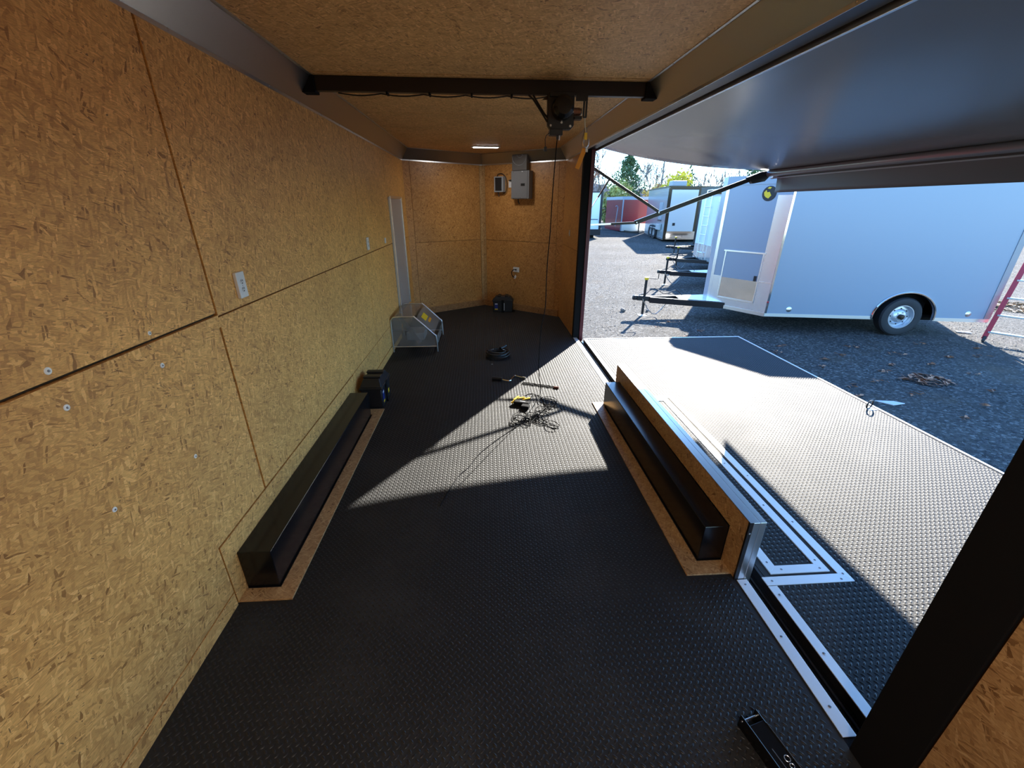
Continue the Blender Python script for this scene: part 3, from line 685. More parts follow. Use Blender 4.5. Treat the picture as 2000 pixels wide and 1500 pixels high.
MB().tube([TR @ Vector(q) for q in ((.35, .03, 1.88), (.355, .03, 1.84), (.37, .03, 1.81))], .007, 6, radii=[.010, .009, .005]).build('cable_gland', M_BLKP, t)
t = thing('outlet_plate', 'white outlet plate between the charger and the grey converter', 'outlet', frameR(.58, 2.0))
MB().box(.54, .625, .002, .010, 1.94, 2.05, TR).build('plate', M_WHP, t, smooth=False, bevel=.002)
MB().tube([TR @ Vector(q) for q in ((.56, .03, 2.04), (.60, .03, 2.045), (.65, .03, 2.04))], .008, 6).build('plug_lead', M_BLKP, t)
t = thing('outlet_plate', 'white plate low on the front right wall with a looped black lead', 'outlet', frameR(.70, .62))
MB().box(.635, .755, .002, .012, .645, .725, TR).build('plate', M_WHP, t, smooth=False, bevel=.002)
MB().tube(smoothpts([TR @ Vector(q) for q in ((.695, .014, .685), (.665, .035, .685), (.63, .04, .655), (.622, .035, .615), (.635, .025, .575), (.66, .008, .552))]), .0075, 8).build('looped_lead', M_BLKP, t)
MB().lathe([(0, .02), (.012, .02), (.014, 0)], TR @ Vector((.695, .01, .685)), (nR.x, nR.y, 0), 12).build('lead_boot', M_BLKP, t)
MB().ngon([TR @ Vector(q) for q in ((.64, .003, .545), (.67, .003, .525), (.70, .003, .565), (.68, .003, .60))], (nR.x * .004, nR.y * .004, 0)).build('patch_tab', M_WHP, t)
def lplate(y0, y1, z0, z1, label, name='outlet_plate', sockets=True, th=.012):
    t = thing(name, label, 'outlet', (0, (y0 + y1) / 2, z0))
    B(0, th, y0, y1, z0, z1).build('plate', M_WHP, t, smooth=False, bevel=.003)
    yc = (y0 + y1) / 2; h = z1 - z0
    if sockets:
        for zc in (z0 + h * .33, z0 + h * .63):
            MB().ngon([(th, yc + .014 * math.cos(a), zc + .014 * math.sin(a) * .9) for a in np.linspace(0, 2 * math.pi, 16)[:-1]], (.0015, 0, 0)).build('socket_face', pm('socket_face', (.6, .6, .6), .4), t)
            sl = MB()
            for dy in (-.006, .005): sl.box(th + .0012, th + .0022, yc + dy - .0012, yc + dy + .0012, zc + .001, zc + .009)
            sl.box(th + .0012, th + .0022, yc - .003, yc + .003, zc - .009, zc - .005); sl.build('slot', M_DKSC, t, smooth=False)
        MB().lathe([(0, .001), (.003, .0005)], (th, yc, z0 + h * .48), (1, 0, 0), 8).build('screw', M_SCREW, t)
lplate(2.036, 2.106, 1.277, 1.395, 'white duplex outlet on the left wall beside the widest joint', th=.016)
lplate(4.40, 4.47, 1.270, 1.388, 'white outlet plate on the left wall just past the thin vertical joint')
lplate(5.20, 5.24, 1.271, 1.330, 'tiny white switch plate on the left wall near the side door', sockets=False)
t = thing('switch_plate', 'small pale switch plate on the right wall beside the opening', 'switch', (W, 6.15, 1.33))
B(W - .008, W, 6.11, 6.16, 1.29, 1.37).build('plate', M_CREAM, t, smooth=False, bevel=.002); B(W - .012, W - .008, 6.125, 6.145, 1.315, 1.345).build('toggle', M_WHP, t, smooth=False)
# side entry door seen edge-on in the left wall
d2 = sempty('door_2', (0, 6.0, .3)); d2['label'] = 'tall white-and-aluminium side entry door in the left wall'
B(.0, .020, 5.632, 6.408, .335, 1.772).build('door_leaf', pm('door_white', (.55, .57, .60), .25, .4), d2, smooth=False, bevel=.003)
B(.020, .026, 5.655, 6.355, .36, 1.75).build('screen_panel', pm('pale_door_sheet', (.42, .45, .50), .22, .3), d2, smooth=False)
for a in ((5.632, 5.65, .335, 1.772), (6.36, 6.408, .335, 1.772)): B(.018, .034, *a).build('door_frame', M_ALU, d2, smooth=False, bevel=.002)
B(.018, .03, 5.632, 6.408, 1.755, 1.785).build('door_frame', M_ALU, d2, smooth=False, bevel=.002)
B(0, .012, 5.628, 6.41, 0.085, .335).build('low_panel', M_OSB, d2, smooth=False)

# ================================================================== things on the trailer floor
def battery_box(name, label, cx, cy, rz, yellowtab, number):
    t = thing(name, label, 'battery box', (cx, cy, 0), rz)
    k = dict(parent=t, local=True)
    MB().ngon([(-.165, -.09, 0), (.165, -.09, 0), (.165, .09, 0), (-.165, .09, 0)], (0, 0, .19)).build('tub', M_BLKP, **k, bevel=.010)
    MB().box(-.178, .178, -.10, .10, .178, .200).build('lid_rim', M_BLKP, **k, smooth=False, bevel=.005)
    ld = MB(); ld.add([(-.17, -.095, .2), (.17, -.095, .2), (.17, .095, .2), (-.17, .095, .2), (-.12, -.07, .262), (.12, -.07, .262), (.12, .07, .262), (-.12, .07, .262)], [(0, 1, 5, 4), (1, 2, 6, 5), (2, 3, 7, 6), (3, 0, 4, 7), (4, 5, 6, 7), (3, 2, 1, 0)]); ld.build('lid', M_BLKP, **k, bevel=.006)
    for x in (-.06, .06): MB().box(x - .028, x + .028, -.078, .078, .258, .278).build('lid_hump', M_BLKP, **k, smooth=False, bevel=.008)
    MB().box(-.022, .022, -.108, .108, .0, .006).build('strap', M_BLKM, **k, smooth=False)
    for y in (-.103, .100): MB().box(-.02, .02, y, y + .003, .0, .205).build('strap', M_BLKM, **k, smooth=False)
    MB().box(-.135, -.085, -.0925, -.0895, .04, .15).build('blue_label', M_BLUE, **k, smooth=False)
    MB().box(-.135, -.085, -.0935, -.0925, .04, .058).build('yellow_band', M_YEL, **k, smooth=False)
    MB().box(-.132, -.088, -.0935, -.0925, .13, .146).build('white_band', M_LABW, **k, smooth=False)
    if number:
        n_ = MB(); n_.box(-.02, .03, -.0945, -.0922, .03, .045); n_.box(-.0, .03, -.0945, -.0922, .045, .155); n_.box(-.018, .0, -.0945, -.0922, .138, .155); n_.build('white_label', M_LABW, **k, smooth=False)
    if yellowtab: MB().box(.06, .10, -.0945, -.0922, .05, .09).build('yellow_tab', M_YEL, **k, smooth=False)
    return t
battery_box('battery_box', 'black plastic battery box at the far end of the left wheel box', .132, 3.60, math.pi / 2, True, False)
battery_box('battery_box', 'black battery box with white label in the front corner', 1.462, 7.13, -.12, False, True)

# clear guard: tubular aluminium end frames skinned in clear sheet
t = thing('clear_guard', 'clear plastic cover on bent aluminium tube frames by the left wall', 'machine guard', (.28, 5.35, 0))
prof = [(.012, .0), (.012, .07), (.012, .36), (.028, .415), (.075, .44), (.27, .44), (.315, .425), (.51, .235), (.545, .19), (.552, .0)]
for y in (5.0, 5.74):
    MB().tube(smoothpts([(x, y, z) for x, z in prof], 4), .009, 8).build('end_frame', M_ALU, t)
    MB().tube([(.012, y, .068), (.552, y, .068)], .007, 8).build('bottom_rail', M_ALU, t)
    MB().ngon([(x, y, z) for x, z in [(.012, .07), (.012, .37), (.03, .42), (.075, .44), (.27, .44), (.315, .425), (.51, .235), (.545, .19), (.55, .07)]], (0, .003, 0)).build('end_sheet', M_CLEAR, t, smooth=False)
for (xa, za), (xb, zb) in (((.05, .443), (.295, .443)), ((.32, .425), (.52, .228)), ((.012, .08), (.012, .37)), ((.552, .19), (.552, .08))):
    MB().add([(xa, 5.0, za), (xb, 5.0, zb), (xb, 5.74, zb), (xa, 5.74, za)], [(0, 1, 2, 3)]).build('top_sheet', M_CLEAR, t, smooth=False)
B(.14, .36, 5.25, 5.55, .075, .17).build('inner_tray', M_GREYL, t, smooth=False, bevel=.004)
MB().bar((.10, 5.1, .42), (.33, 5.1, .09), .05, .012, (0, 1, 0)).build('inner_brace', M_GREYL, t, smooth=False)
nn = Vector((.70, 0, .715))
def onslope(u, y, off=.003): return Vector((.32 + .2 * u, y, .425 - .197 * u)) + nn * off
MB().add([onslope(.15, 5.18), onslope(.42, 5.18), onslope(.42, 5.42), onslope(.15, 5.42)], [(0, 1, 2, 3)]).build('yellow_label', M_YEL, t, smooth=False)
MB().add([onslope(.5, 5.25), onslope(.62, 5.25), onslope(.62, 5.45), onslope(.5, 5.45)], [(0, 1, 2, 3)]).build('faded_label', M_ORG, t, smooth=False)

# coil of black cable
t = thing('cable_coil', 'coil of thick black cable on the floor in the middle of the room', 'cable', (1.295, 4.76, 0))
c_ = []
rr = random.Random(3)
for k in range(7 * 22):
    a = k / 22 * 2 * math.pi; r = .095 + .018 * math.sin(a * .37 + 1) + .010 * rr.random(); c_.append((1.295 + r * 1.2 * math.cos(a), 4.76 + r * 1.0 * math.sin(a) + .01 * math.sin(a * .2), .010 + .0095 * (k / 22) + .004 * math.sin(a * 1.7)))
MB().tube(c_, .0075, 7).build('coiled_cable', M_BLKP, t)
MB().cyl((1.33, 4.85, .075), (1.40, 4.93, .085), .018, 12).build('plug', M_BLKP, t)
for a in (.6, 2.4): MB().bar((1.295 + .14 * math.cos(a), 4.76 + .12 * math.sin(a), .05), (1.295 + .07 * math.cos(a), 4.76 + .06 * math.sin(a), .085), .012, .004).build('white_tie', M_LABW, t)
# crank handle
t = thing('crank_handle', 'chrome crank handle with black grip lying on the floor', 'crank handle', (1.38, 4.02, 0))
MB().cyl((1.215, 4.035, .020), (1.315, 4.010, .020), .018, 14).build('grip', M_BLKP, t)
MB().tube(smoothpts([(1.31, 4.011, .018), (1.36, 3.985, .013), (1.40, 3.985, .013), (1.43, 4.06, .013), (1.46, 4.115, .013), (1.50, 4.085, .013), (1.545, 4.055, .013)]), .0075, 8).build('bent_rod', M_CHROME, t)
MB().cyl((1.535, 4.062, .013), (1.565, 4.040, .013), .011, 10).build('socket_end', M_STEEL, t)
# slim rod frame
t = thing('rod_hasp', 'slim black looped rod with a rust coloured end on the sunlit floor', 'rod', (1.69, 3.86, 0))
MB().tube([(1.527, 3.945, .006), (1.835, 3.815, .006), (1.823, 3.783, .006), (1.515, 3.905, .006)], .0045, 6, closed=True).build('looped_rod', M_BLK, t)
MB().cyl((1.825, 3.79, .010), (1.872, 3.775, .010), .012, 10).build('end_cap', pm('rust_brown', (.16, .05, .03), .6), t)
# black channel arm bottom right
t = thing('steel_channel_arm', 'black steel channel arm lying near the right post, clevis pin at its end', 'metal arm', (2.09, .72, 0))
ax = Vector((.035, -.145, 0)).normalized(); sd = Vector((ax.y, -ax.x, 0)) * -1; O = Vector((2.050, .835, 0))
TA = Matrix((Vector((ax.x, ax.y, 0)), Vector((-ax.y, ax.x, 0)), Vector((0, 0, 1)))).transposed().to_4x4(); TA.translation = O
ch = MB(); ch.box(-.0, .42, -.034, -.029, .0, .058, TA); ch.box(-.0, .42, .029, .034, .0, .058, TA); ch.box(.035, .42, -.030, .030, .050, .056, TA)
ch.build('channel', M_BLKG, t, smooth=False, bevel=.002)
ej = MB(); ej.box(.045, .42, .033, .0348, .054, .0588, TA); ej.build('bare_edge', M_STEEL, t, smooth=False); ej = MB(); ej.box(.11, .42, -.012, -.0095, .0555, .0575, TA); ej.build('bare_edge', M_STEEL, t, smooth=False)
MB().cyl(TA @ Vector((.012, -.036, .040)), TA @ Vector((.012, .036, .040)), .0035, 8).build('clevis_pin', M_STEEL, t)
MB().tube([TA @ Vector((.145 + .009 * math.cos(a), .014 + .009 * math.sin(a), .057)) for a in np.linspace(0, 6.28, 12)[:-1]], .0014, 5, closed=True).build('spring_clip', M_STEEL, t)
MB().tube([TA @ Vector((.165 + .007 * math.cos(a), .012 + .007 * math.sin(a), .057)) for a in np.linspace(0, 6.28, 12)[:-1]], .0014, 5, closed=True).build('spring_clip', M_STEEL, t)
# bits of dust
MB().add([(1.21, 4.50, .004), (1.225, 4.505, .006), (1.228, 4.49, .004), (1.214, 4.487, .005)], [(0, 1, 2, 3)]).build('tape_scrap', M_LABW, loc=(1.22, 4.5, 0), smooth=False)
tag(bpy.data.objects['tape_scrap'], 'tiny white scrap on the floor in front of the cable coil', 'scrap')

# ================================================================== awning
AY0, AY1 = -.9, 5.85
t = thing('awning', 'extended dark vinyl awning with roller tube, valance and folding arms', 'awning', (2.49, 2.5, 2.3))
prof = [(2.545, 2.352), (2.66, 2.338), (3.05, 2.262), (3.48, 2.200), (3.95, 2.152), (4.36, 2.128), (4.65, 2.118), (4.84, 2.114), (4.895, 2.1125)]
nseg = 40; vs = []; fs = []
ps = smoothpts([(x, 0, z) for x, z in prof], 4)
for j in range(nseg + 1):
    y = AY0 + (AY1 - AY0) * j / nseg
    for p in ps:
        s_ = (p.x - 2.545) / 2.35; edge = min(1, (AY1 - y) / 1.2)
        vs.append((p.x, y, p.z + .055 * math.sin(math.pi * s_) * (1 - (1 - edge) ** 2) * 1.0))
m_ = len(ps)
for j in range(nseg):
    for i in range(m_ - 1): fs.append((j * m_ + i, j * m_ + i + 1, (j + 1) * m_ + i + 1, (j + 1) * m_ + i))
fab = MB().add(vs, fs).build('fabric', M_AWN, t)
so = fab.modifiers.new('thickness', 'SOLIDIFY'); so.thickness = .0012
B(2.487, 2.560, AY0, AY1 - .05, 2.335, 2.362).build('wall_rail', M_WHITE_SHADED, t, smooth=False, bevel=.002)
B(2.487, 2.505, YJ0, YJ1, 2.268, 2.335).build('wall_rail', M_ALU, t, smooth=False, bevel=.002)
MB().cyl((4.885, AY0, 2.075), (4.885, AY1, 2.075), .038, 24).build('roller_tube', M_AWN, t)
rb = MB(); rb.box(4.925, 4.935, AY0, AY1 - .03, 2.02, 2.05); rb.box(4.905, 4.93, AY0, AY1 - .02, 2.012, 2.024); rb.build('roller_rail', M_GREYL, t, smooth=False, bevel=.002)
MB().lathe([(0, .03), (.03, .028), (.036, .0), (.036, -.03)], (4.885, AY1, 2.075), (0, 1, 0), 20).build('end_cap', M_ALU, t)
vv_ = []; ff_ = []
ny = 60
for j in range(ny + 1):
    y = AY0 + (AY1 - .13 - AY0) * j / ny
    for k in range(7):
        u = k / 6; vv_.append((4.917 + .012 * math.sin(u * 2.2) + .008 * math.sin(y * 2.3) * u, y, 2.062 - .215 * u))
for j in range(ny):
    for k in range(6): ff_.append((j * 7 + k, j * 7 + k + 1, (j + 1) * 7 + k + 1, (j + 1) * 7 + k))
va = MB().add(vv_, ff_).build('valance', pm('valance_vinyl', (.10, .10, .10), .5, spec=.4), t); so = va.modifiers.new('thickness', 'SOLIDIFY'); so.thickness = .0015
for y, sgn in ((AY1 + .045, 1), (AY0 - .045, -1)):
    am = MB(); am.bar((3.19, y, 1.474), (4.80, y, 2.055), .042, .052); am.build('main_arm', M_BLK, t, smooth=False, bevel=.004)
    MB().bar((3.19, y - .0, 1.449), (4.10, y, 1.776), .03, .006).build('arm_liner', M_ALU, t, smooth=False)
    MB().ngon([(4.62, y - .035, 2.03), (4.70, y - .035, 1.955), (4.86, y - .035, 1.985), (4.93, y - .035, 2.06), (4.90, y - .035, 2.11), (4.80, y - .035, 2.10)], (0, .07, 0)).build('arm_head', M_BLKP, t, smooth=False, bevel=.006)
    MB().bar((2.50, y, 1.440), (3.22, y, 1.474), .022, .022).build('pitch_rod', M_ALU, t, smooth=False, bevel=.003)
    MB().bar((2.86, y, 1.457), (3.22, y, 1.474), .028, .030).build('rod_sleeve', M_BLK, t, smooth=False, bevel=.003)
    MB().bar((2.49, y, 2.170), (3.49, y, 1.615), .030, .032).build('brace_arm', M_BLK, t, smooth=False, bevel=.003)
    MB().cyl((2.79, y, 1.995), (2.66, y, 1.785), .011, 10).build('gas_strut', M_BLK, t)
    MB().cyl((2.66, y, 1.785), (2.50, y, 1.53), .006, 10).build('strut_rod', M_STEEL, t)
    for x, z in ((2.495, 1.44), (2.495, 2.17), (2.495, 1.53)): B(2.485, 2.515, y - .03, y + .03, z - .04, z + .04).build('wall_bracket', M_BLK, t, smooth=False, bevel=.003)
    for x, z in ((3.205, 1.478), (3.49, 1.60)): MB().cyl((x, y - .03, z), (x, y - .036, z), .008, 8).build('rivet', M_STEEL, t)
# lamp and reflector bits on own outer skin by the jamb
t = thing('door_latch', 'black and zinc door latch on the outer skin beside the opening', 'latch', (2.50, 5.75, .2))
B(2.486, 2.505, 5.70, 5.76, .10, .34).build('latch_plate', M_BLK, t, smooth=False, bevel=.003); MB().tube([(2.51, 5.73, .32), (2.53, 5.73, .25), (2.515, 5.73, .14)], .007, 8).build('latch_bar', M_STEEL, t)

# ================================================================== parked trailers
def frameM(N, d):
    d = Vector((d[0], d[1], 0)).normalized(); n = Vector((-d.y, d.x, 0))
    Mx = Matrix((d, n, Vector((0, 0, 1)))).transposed().to_4x4(); Mx.translation = Vector((N[0], N[1], N[2])); return Mx
# local frame: x along the near side to the rear, y across to the far side, z up from the body bottom
def wheel(t, c, ax, R=.355, wd=.21, parent_name='wheel'):
    c = Vector(c); ax = Vector(ax).normalized()
    ty = MB().lathe([(R * .60, wd * .42), (R * .62, wd * .5), (R * .80, wd * .56), (R * .94, wd * .5), (R, wd * .36), (R, -wd * .36), (R * .94, -wd * .5), (R * .6, -wd * .5), (R * .60, wd * .42)], c, ax, 40).build('tyre', M_TYRE, t)
    rm = MB().lathe([(R * .61, wd * .46), (R * .57, wd * .46), (R * .53, wd * .30), (R * .50, wd * .12), (R * .40, wd * .14), (R * .30, wd * .30), (R * .20, wd * .34), (0, wd * .34)], c, ax, 40).build('rim', M_RIM, t)
    u = ax.orthogonal().normalized(); q = ax.cross(u)
    for k in range(8):
        a = k / 8 * 2 * math.pi; p = c + (u * math.cos(a) + q * math.sin(a)) * R * .405 + ax * wd * .14
        MB().cyl(p, p + ax * .006, R * .035, 10).build('vent_hole', M_BLKM, rm)
    for k in range(6):
        a = (k + .5) / 6 * 2 * math.pi; p = c + (u * math.cos(a) + q * math.sin(a)) * R * .22 + ax * wd * .32
        MB().cyl(p, p + ax * .018, R * .03, 6).build('lug_nut', M_STEEL, rm)
    MB().lathe([(R * .13, 0), (R * .13, .05), (R * .09, .065), (0, .068)], c + ax * wd * .33, ax, 16).build('hub_cap', M_BRZ, rm)
def tongue(t, T_, L, half, zt, ground, jx, hoist=1.0, deck=True, body=M_BLK):
    """A-frame tongue pointing to -x local; apex at (-L, half)"""
    P = lambda x, y, z: T_ @ Vector((x, y, z))
    ap = (-L, half)
    for y0 in (half - .60, half + .60):
        MB().bar(P(.15, y0, zt), P(ap[0] + .25, half + (y0 - half) * .08, zt), .06, .12).build('frame_rail', body, t, smooth=False, bevel=.004)
    MB().bar(P(-L + .30, half, zt + .02), P(-L - .02, half, zt + .03), .09, .10).build('coupler', body, t, smooth=False, bevel=.01)
    MB().lathe([(0, .06), (.045, .05), (.06, 0), (.05, -.04)], P(-L - .06, half, zt + .03), (0, 0, 1), 16).build('coupler_socket', body, t)
    MB().bar(P(-L + .02, half, zt + .09), P(-L + .14, half, zt + .12), .02, .02).build('coupler_latch', body, t, smooth=False)
    if deck:
        MB().ngon([P(.02, half - .58, zt + .062), P(.02, half + .58, zt + .062), P(-L * .62, half + .16, zt + .062), P(-L * .62, half - .16, zt + .062)], (0, 0, .006)).build('tongue_deck', M_DIAM, t, smooth=False)
    j = P(jx, half, 0)
    MB().cyl((j.x, j.y, ground + .03), (j.x, j.y, zt + T_.translation.z + .42), .028, 12).build('jack_tube', M_BLK, t)
    MB().cyl((j.x, j.y, ground + .005), (j.x, j.y, ground + .32), .020, 12).build('jack_leg', M_STEEL, t)
    B(j.x - .08, j.x + .08, j.y - .08, j.y + .08, ground - .005, ground + .012).build('jack_foot', M_STEEL, t, smooth=False)
    zt2 = zt + T_.translation.z + .42
    MB().cyl((j.x, j.y, zt2), (j.x, j.y, zt2 + .05), .042, 12).build('jack_cap', M_YEL, t)
    MB().tube([(j.x, j.y, zt2 + .03), (j.x + .22, j.y - .04, zt2 + .02), (j.x + .24, j.y - .04, zt2 + .03), (j.x + .24, j.y - .04, zt2 + .14)], .009, 8).build('jack_crank', M_BLK, t)
    ch = MB(); c0 = Vector((j.x, j.y, 0))
    pts = [P(-L + .1, half - .04, zt + .02), P(-L + .25, half - .06, zt - .22), P(-L + .42, half - .05, zt - .30), P(-L + .6, half - .1, zt - .05)]
    ch.tube(smoothpts(pts), .010, 6); ch.build('safety_chain', M_STEEL, t)
    MB().tube(smoothpts([P(-L + .15, half, zt + .10), P(-L + .35, half + .1, zt + .22), P(-L + .55, half - .05, zt + .14), P(-L + .8, half + .05, zt + .2), P(-L + .95, half, zt + .08)]), .008, 6).build('wiring_lead', M_BLKP, t)

def vnose_trailer(name, label, N, d, Lb, Wd, H, ground, bodymat, wheels, detail):
    T_ = frameM(N, d); P = lambda x, y, z: T_ @ Vector((x, y, z))
    t = thing(name, label, 'trailer', (N[0] + 2, N[1] + 1, ground))
    half = Wd / 2; nx = .78
    nose = (-nx, .94); nose2 = (-nx, Wd - .94)
    foot = [(0, 0), (Lb, 0), (Lb, Wd), (0, Wd), nose2, nose]
    # side wall with a cut wheel arch
    wx = wheels[0] if len(wheels) == 1 else None
    Ra = .52
    if wx:
        arc = [(wx + Ra * math.cos(a), .05 + (Ra - .09) * math.sin(a)) for a in np.linspace(math.pi, 0, 18)]
        poly = [(0, 0)] + [(wx - Ra, 0)] + arc + [(wx + Ra, 0), (Lb, 0), (Lb, H), (0, H)]
    else: poly = [(0, 0), (Lb, 0), (Lb, H), (0, H)]
    sd_ = MB().ngon([P(x, 0, z) for x, z in poly], T_.to_3x3() @ Vector((0, .04, 0))); sd_.build('side_wall', bodymat, t, smooth=False)
    MB().ngon([P(x, Wd - .04, z) for x, z in [(0, 0), (Lb, 0), (Lb, H), (0, H)]], T_.to_3x3() @ Vector((0, .04, 0))).build('side_wall', bodymat, t, smooth=False)
    MB().ngon([P(Lb - .04, .04, 0), P(Lb - .04, Wd - .04, 0), P(Lb - .04, Wd - .04, H), P(Lb - .04, .04, H)], T_.to_3x3() @ Vector((.04, 0, 0))).build('rear_wall', bodymat, t, smooth=False)
    nf = (Vector((-nx, .94, 0))).normalized(); nfn = Vector((-nf.y, nf.x, 0)) * 1.0    # outward-ish fix below
    def face(a, b, z0, z1, th_, nm, mat, s0=0, s1=1, off=0.0):
        a = Vector((*a, 0)); b = Vector((*b, 0)); dd = (b - a); nrm = Vector((dd.y, -dd.x, 0)).normalized()
        if nrm.x > 0: nrm = -nrm
        A1 = a + dd * s0 + nrm * off; B1 = a + dd * s1 + nrm * off
        pts = [T_ @ Vector((q.x, q.y, z)) for q, z in ((A1, z0), (B1, z0), (B1, z1), (A1, z1))]
        return MB().ngon(pts, T_.to_3x3() @ (nrm * th_)).build(nm, mat, t, smooth=False)
    face((0, 0), nose, 0, H, -.03, 'nose_panel', bodymat); face(nose2, (0, Wd), 0, H, -.03, 'nose_panel', bodymat)
    face(nose, nose2, 0, H, -.03, 'nose_panel', bodymat)
    if wx:
        MB().ngon([P(x, .04, z) for x, z in [(wx - Ra, 0), (wx + Ra, 0), (wx + Ra, .5), (wx - Ra, .5)]], T_.to_3x3() @ Vector((0, .25, 0))).build('wheel_well', M_BLKM, t, smooth=False) if False else None
        wwb = MB(); wwb.box(wx - Ra - .02, wx + Ra + .02, .30, .33, -.05, .55, T_); wwb.box(wx - Ra - .02, wx + Ra + .02, .04, .30, .53, .55, T_); wwb.build('wheel_well', M_BLKM, t, smooth=False)
        ah = MB(); ah.tube([P(wx + (Ra + .01) * math.cos(a), -.012, .05 + (Ra - .075) * math.sin(a)) for a in np.linspace(math.pi + .1, -.1, 26)], .017, 6); ah.build('fender_lip', M_CHROME, t)
    MB().ngon([P(x, y, H) for x, y in foot], (0, 0, .05)).build('roof', M_WHITE_SHADED, t, smooth=False)
    MB().ngon([P(x, y, .02) for x, y in [(.05, .35), (Lb - .05, .35), (Lb - .05, Wd - .05), (.05, Wd - .05)]], (0, 0, -.10)).build('underframe', M_BLKM, t, smooth=False)
    g_ = MB()
    if wx: g_.box(0, wx - Ra - .01, -.008, .0, -.012, .048, T_); g_.box(wx + Ra + .01, Lb, -.008, .0, -.012, .048, T_)
    else: g_.box(0, Lb, -.008, 0, -.012, .048, T_)
    g_.build('bottom_rail', M_ALU, t, smooth=False)
    g_ = MB(); g_.box(0, Lb, -.014, 0, H - .02, H + .05, T_); g_.build('top_rail', M_ALU, t, smooth=False)
    if detail:
        B_ = face
        B_((0, 0), nose, .0, 2.1, .004, 'corner_plate', M_DIAM, 0, .20)
        B_((0, 0), nose, .0, .62, .003, 'stone_guard', M_DIAM, .20, 1.0)
        B_((0, 0), nose, .0, H - .15, .006, 'nose_trim', M_DIAM, .95, 1.0)
        B_((0, 0), nose, -.015, .05, .012, 'nose_sill', M_ALU, 0, 1.0)
        B_((0, 0), nose, H - .10, H + .05, .010, 'nose_cap', M_WHITE_SHADED, 0, 1.0)
        B_((0, 0), nose, .60, .612, .010, 'guard_seam', M_ALU, 0, .2)
        B_((0, 0), nose, 1.10, 1.125, .02, 'hatch_hinge', M_ALU, .18, .84)
        B_((0, 0), nose, .60, 1.10, .010, 'hatch_upper', M_WHITE_SHADED, .215, .80)
        B_((0, 0), nose, .22, .60, .010, 'hatch_lower', M_CHROME, .215, .80)
        for a in ((.20, .215), (.80, .818)): B_((0, 0), nose, .20, 1.12, .016, 'hatch_frame', M_ALU, *a)
        B_((0, 0), nose, .19, .215, .016, 'hatch_frame', M_ALU, .20, .818)
        B_((0, 0), nose, .60, .70, .022, 'hatch_handle', M_BLKP, .235, .275)
        # black and yellow round sticker
        a = Vector((0, 0, 0)); b = Vector((*nose, 0)); dd = (b - a); Lf = dd.length; dd.normalize(); nr = Vector((dd.y, -dd.x, 0)); nr = nr if nr.x < 0 else -nr
        cc = a + dd * .405; cz = 2.125
        def disc(r, off, mat, nm, poly=None):
            pts = poly or [(r * math.cos(q), r * math.sin(q)) for q in np.linspace(0, 2 * math.pi, 28)[:-1]]
            MB().ngon([T_ @ (cc + dd * u + nr * off + Vector((0, 0, cz + v))) for u, v in pts], T_.to_3x3() @ (nr * .002)).build(nm, mat, t, smooth=False)
        disc(.125, .002, M_BLKP, 'sticker'); 
        disc(0, .005, M_YEL, 'sticker_shape', [(.095, .02), (.06, .06), (.04, .02), (.0, .03), (-.04, -.03), (.0, -.08), (.05, -.06), (.08, -.03)])
        disc(0, .005, M_YEL, 'sticker_shape', [(.05, .085), (.02, .11), (-.02, .10), (.0, .075)])
        # rear corner plate, lights, reflectors
        MB().box(Lb - .10, Lb + .003, -.010, .0, .05, H - .02, T_).build('rear_corner', pm('dull_diamond_plate', (.30, .31, .33), .5, .6), t, smooth=False)
        MB().box(0, .035, -.010, .0, .05, H - .02, T_).build('front_corner', M_CHROME, t, smooth=False)
        for x in (.42, Lb - .38): MB().lathe([(0, .012), (.02, .010), (.045, .002), (.05, 0)], P(x, 0, .13), T_.to_3x3() @ Vector((0, -1, 0)), 20).build('marker_light', M_STEEL, t)
        MB().lathe([(0, .012), (.012, .01), (.02, 0)], P(.012, -.01, .26), T_.to_3x3() @ Vector((0, -1, 0)), 12).build('reflector', M_REDF, t)
        for z in np.arange(.1, 1.1, .1):
            pass
    for wx_ in wheels:
        wheel_root = bpy.data.objects.new('wheel', None); COL.objects.link(wheel_root); wheel_root.parent = t; MW[wheel_root.name] = MW[t.name].copy()
        wheel(wheel_root, P(wx_, .115, ground + .355 - N[2]), T_.to_3x3() @ Vector((0, -1, 0)))
        wf = bpy.data.objects.new('wheel', None); COL.objects.link(wf); wf.parent = t; MW[wf.name] = MW[t.name].copy()
        MB().lathe([(.2, .1), (.355, .1), (.355, -.1), (.2, -.1), (.2, .1)], P(wx_, Wd - .15, ground + .355 - N[2]), T_.to_3x3() @ Vector((0, 1, 0)), 28).build('tyre', M_TYRE, wf)
        MB().cyl(P(wx_, .2, ground + .355 - N[2]), P(wx_, Wd - .2, ground + .355 - N[2]), .04, 10).build('axle', M_BLKM, t)
    return t, T_
D1_ = (.986, -.166)
t1, T1 = vnose_trailer('enclosed_trailer', 'large white V-nose enclosed trailer parked opposite the opening', (6.45, 7.5, -.235), D1_, 3.88, 2.13, 2.38, -.55, M_WHITE_SHADED, [2.42], True)
tongue(t1, T1, 2.18, 1.07, .04, -.555, -2.04)
t2, T2 = vnose_trailer('enclosed_trailer', 'white trailer hidden behind the large white one, only its tongue in view', (8.35, 10.95, -.19), D1_, 3.88, 2.13, 2.30, gz(12), M_WHITE_SHADED, [2.42], False)
tongue(t2, T2, 2.18, 1.07, .04, gz(12.2) - .005, -2.04)

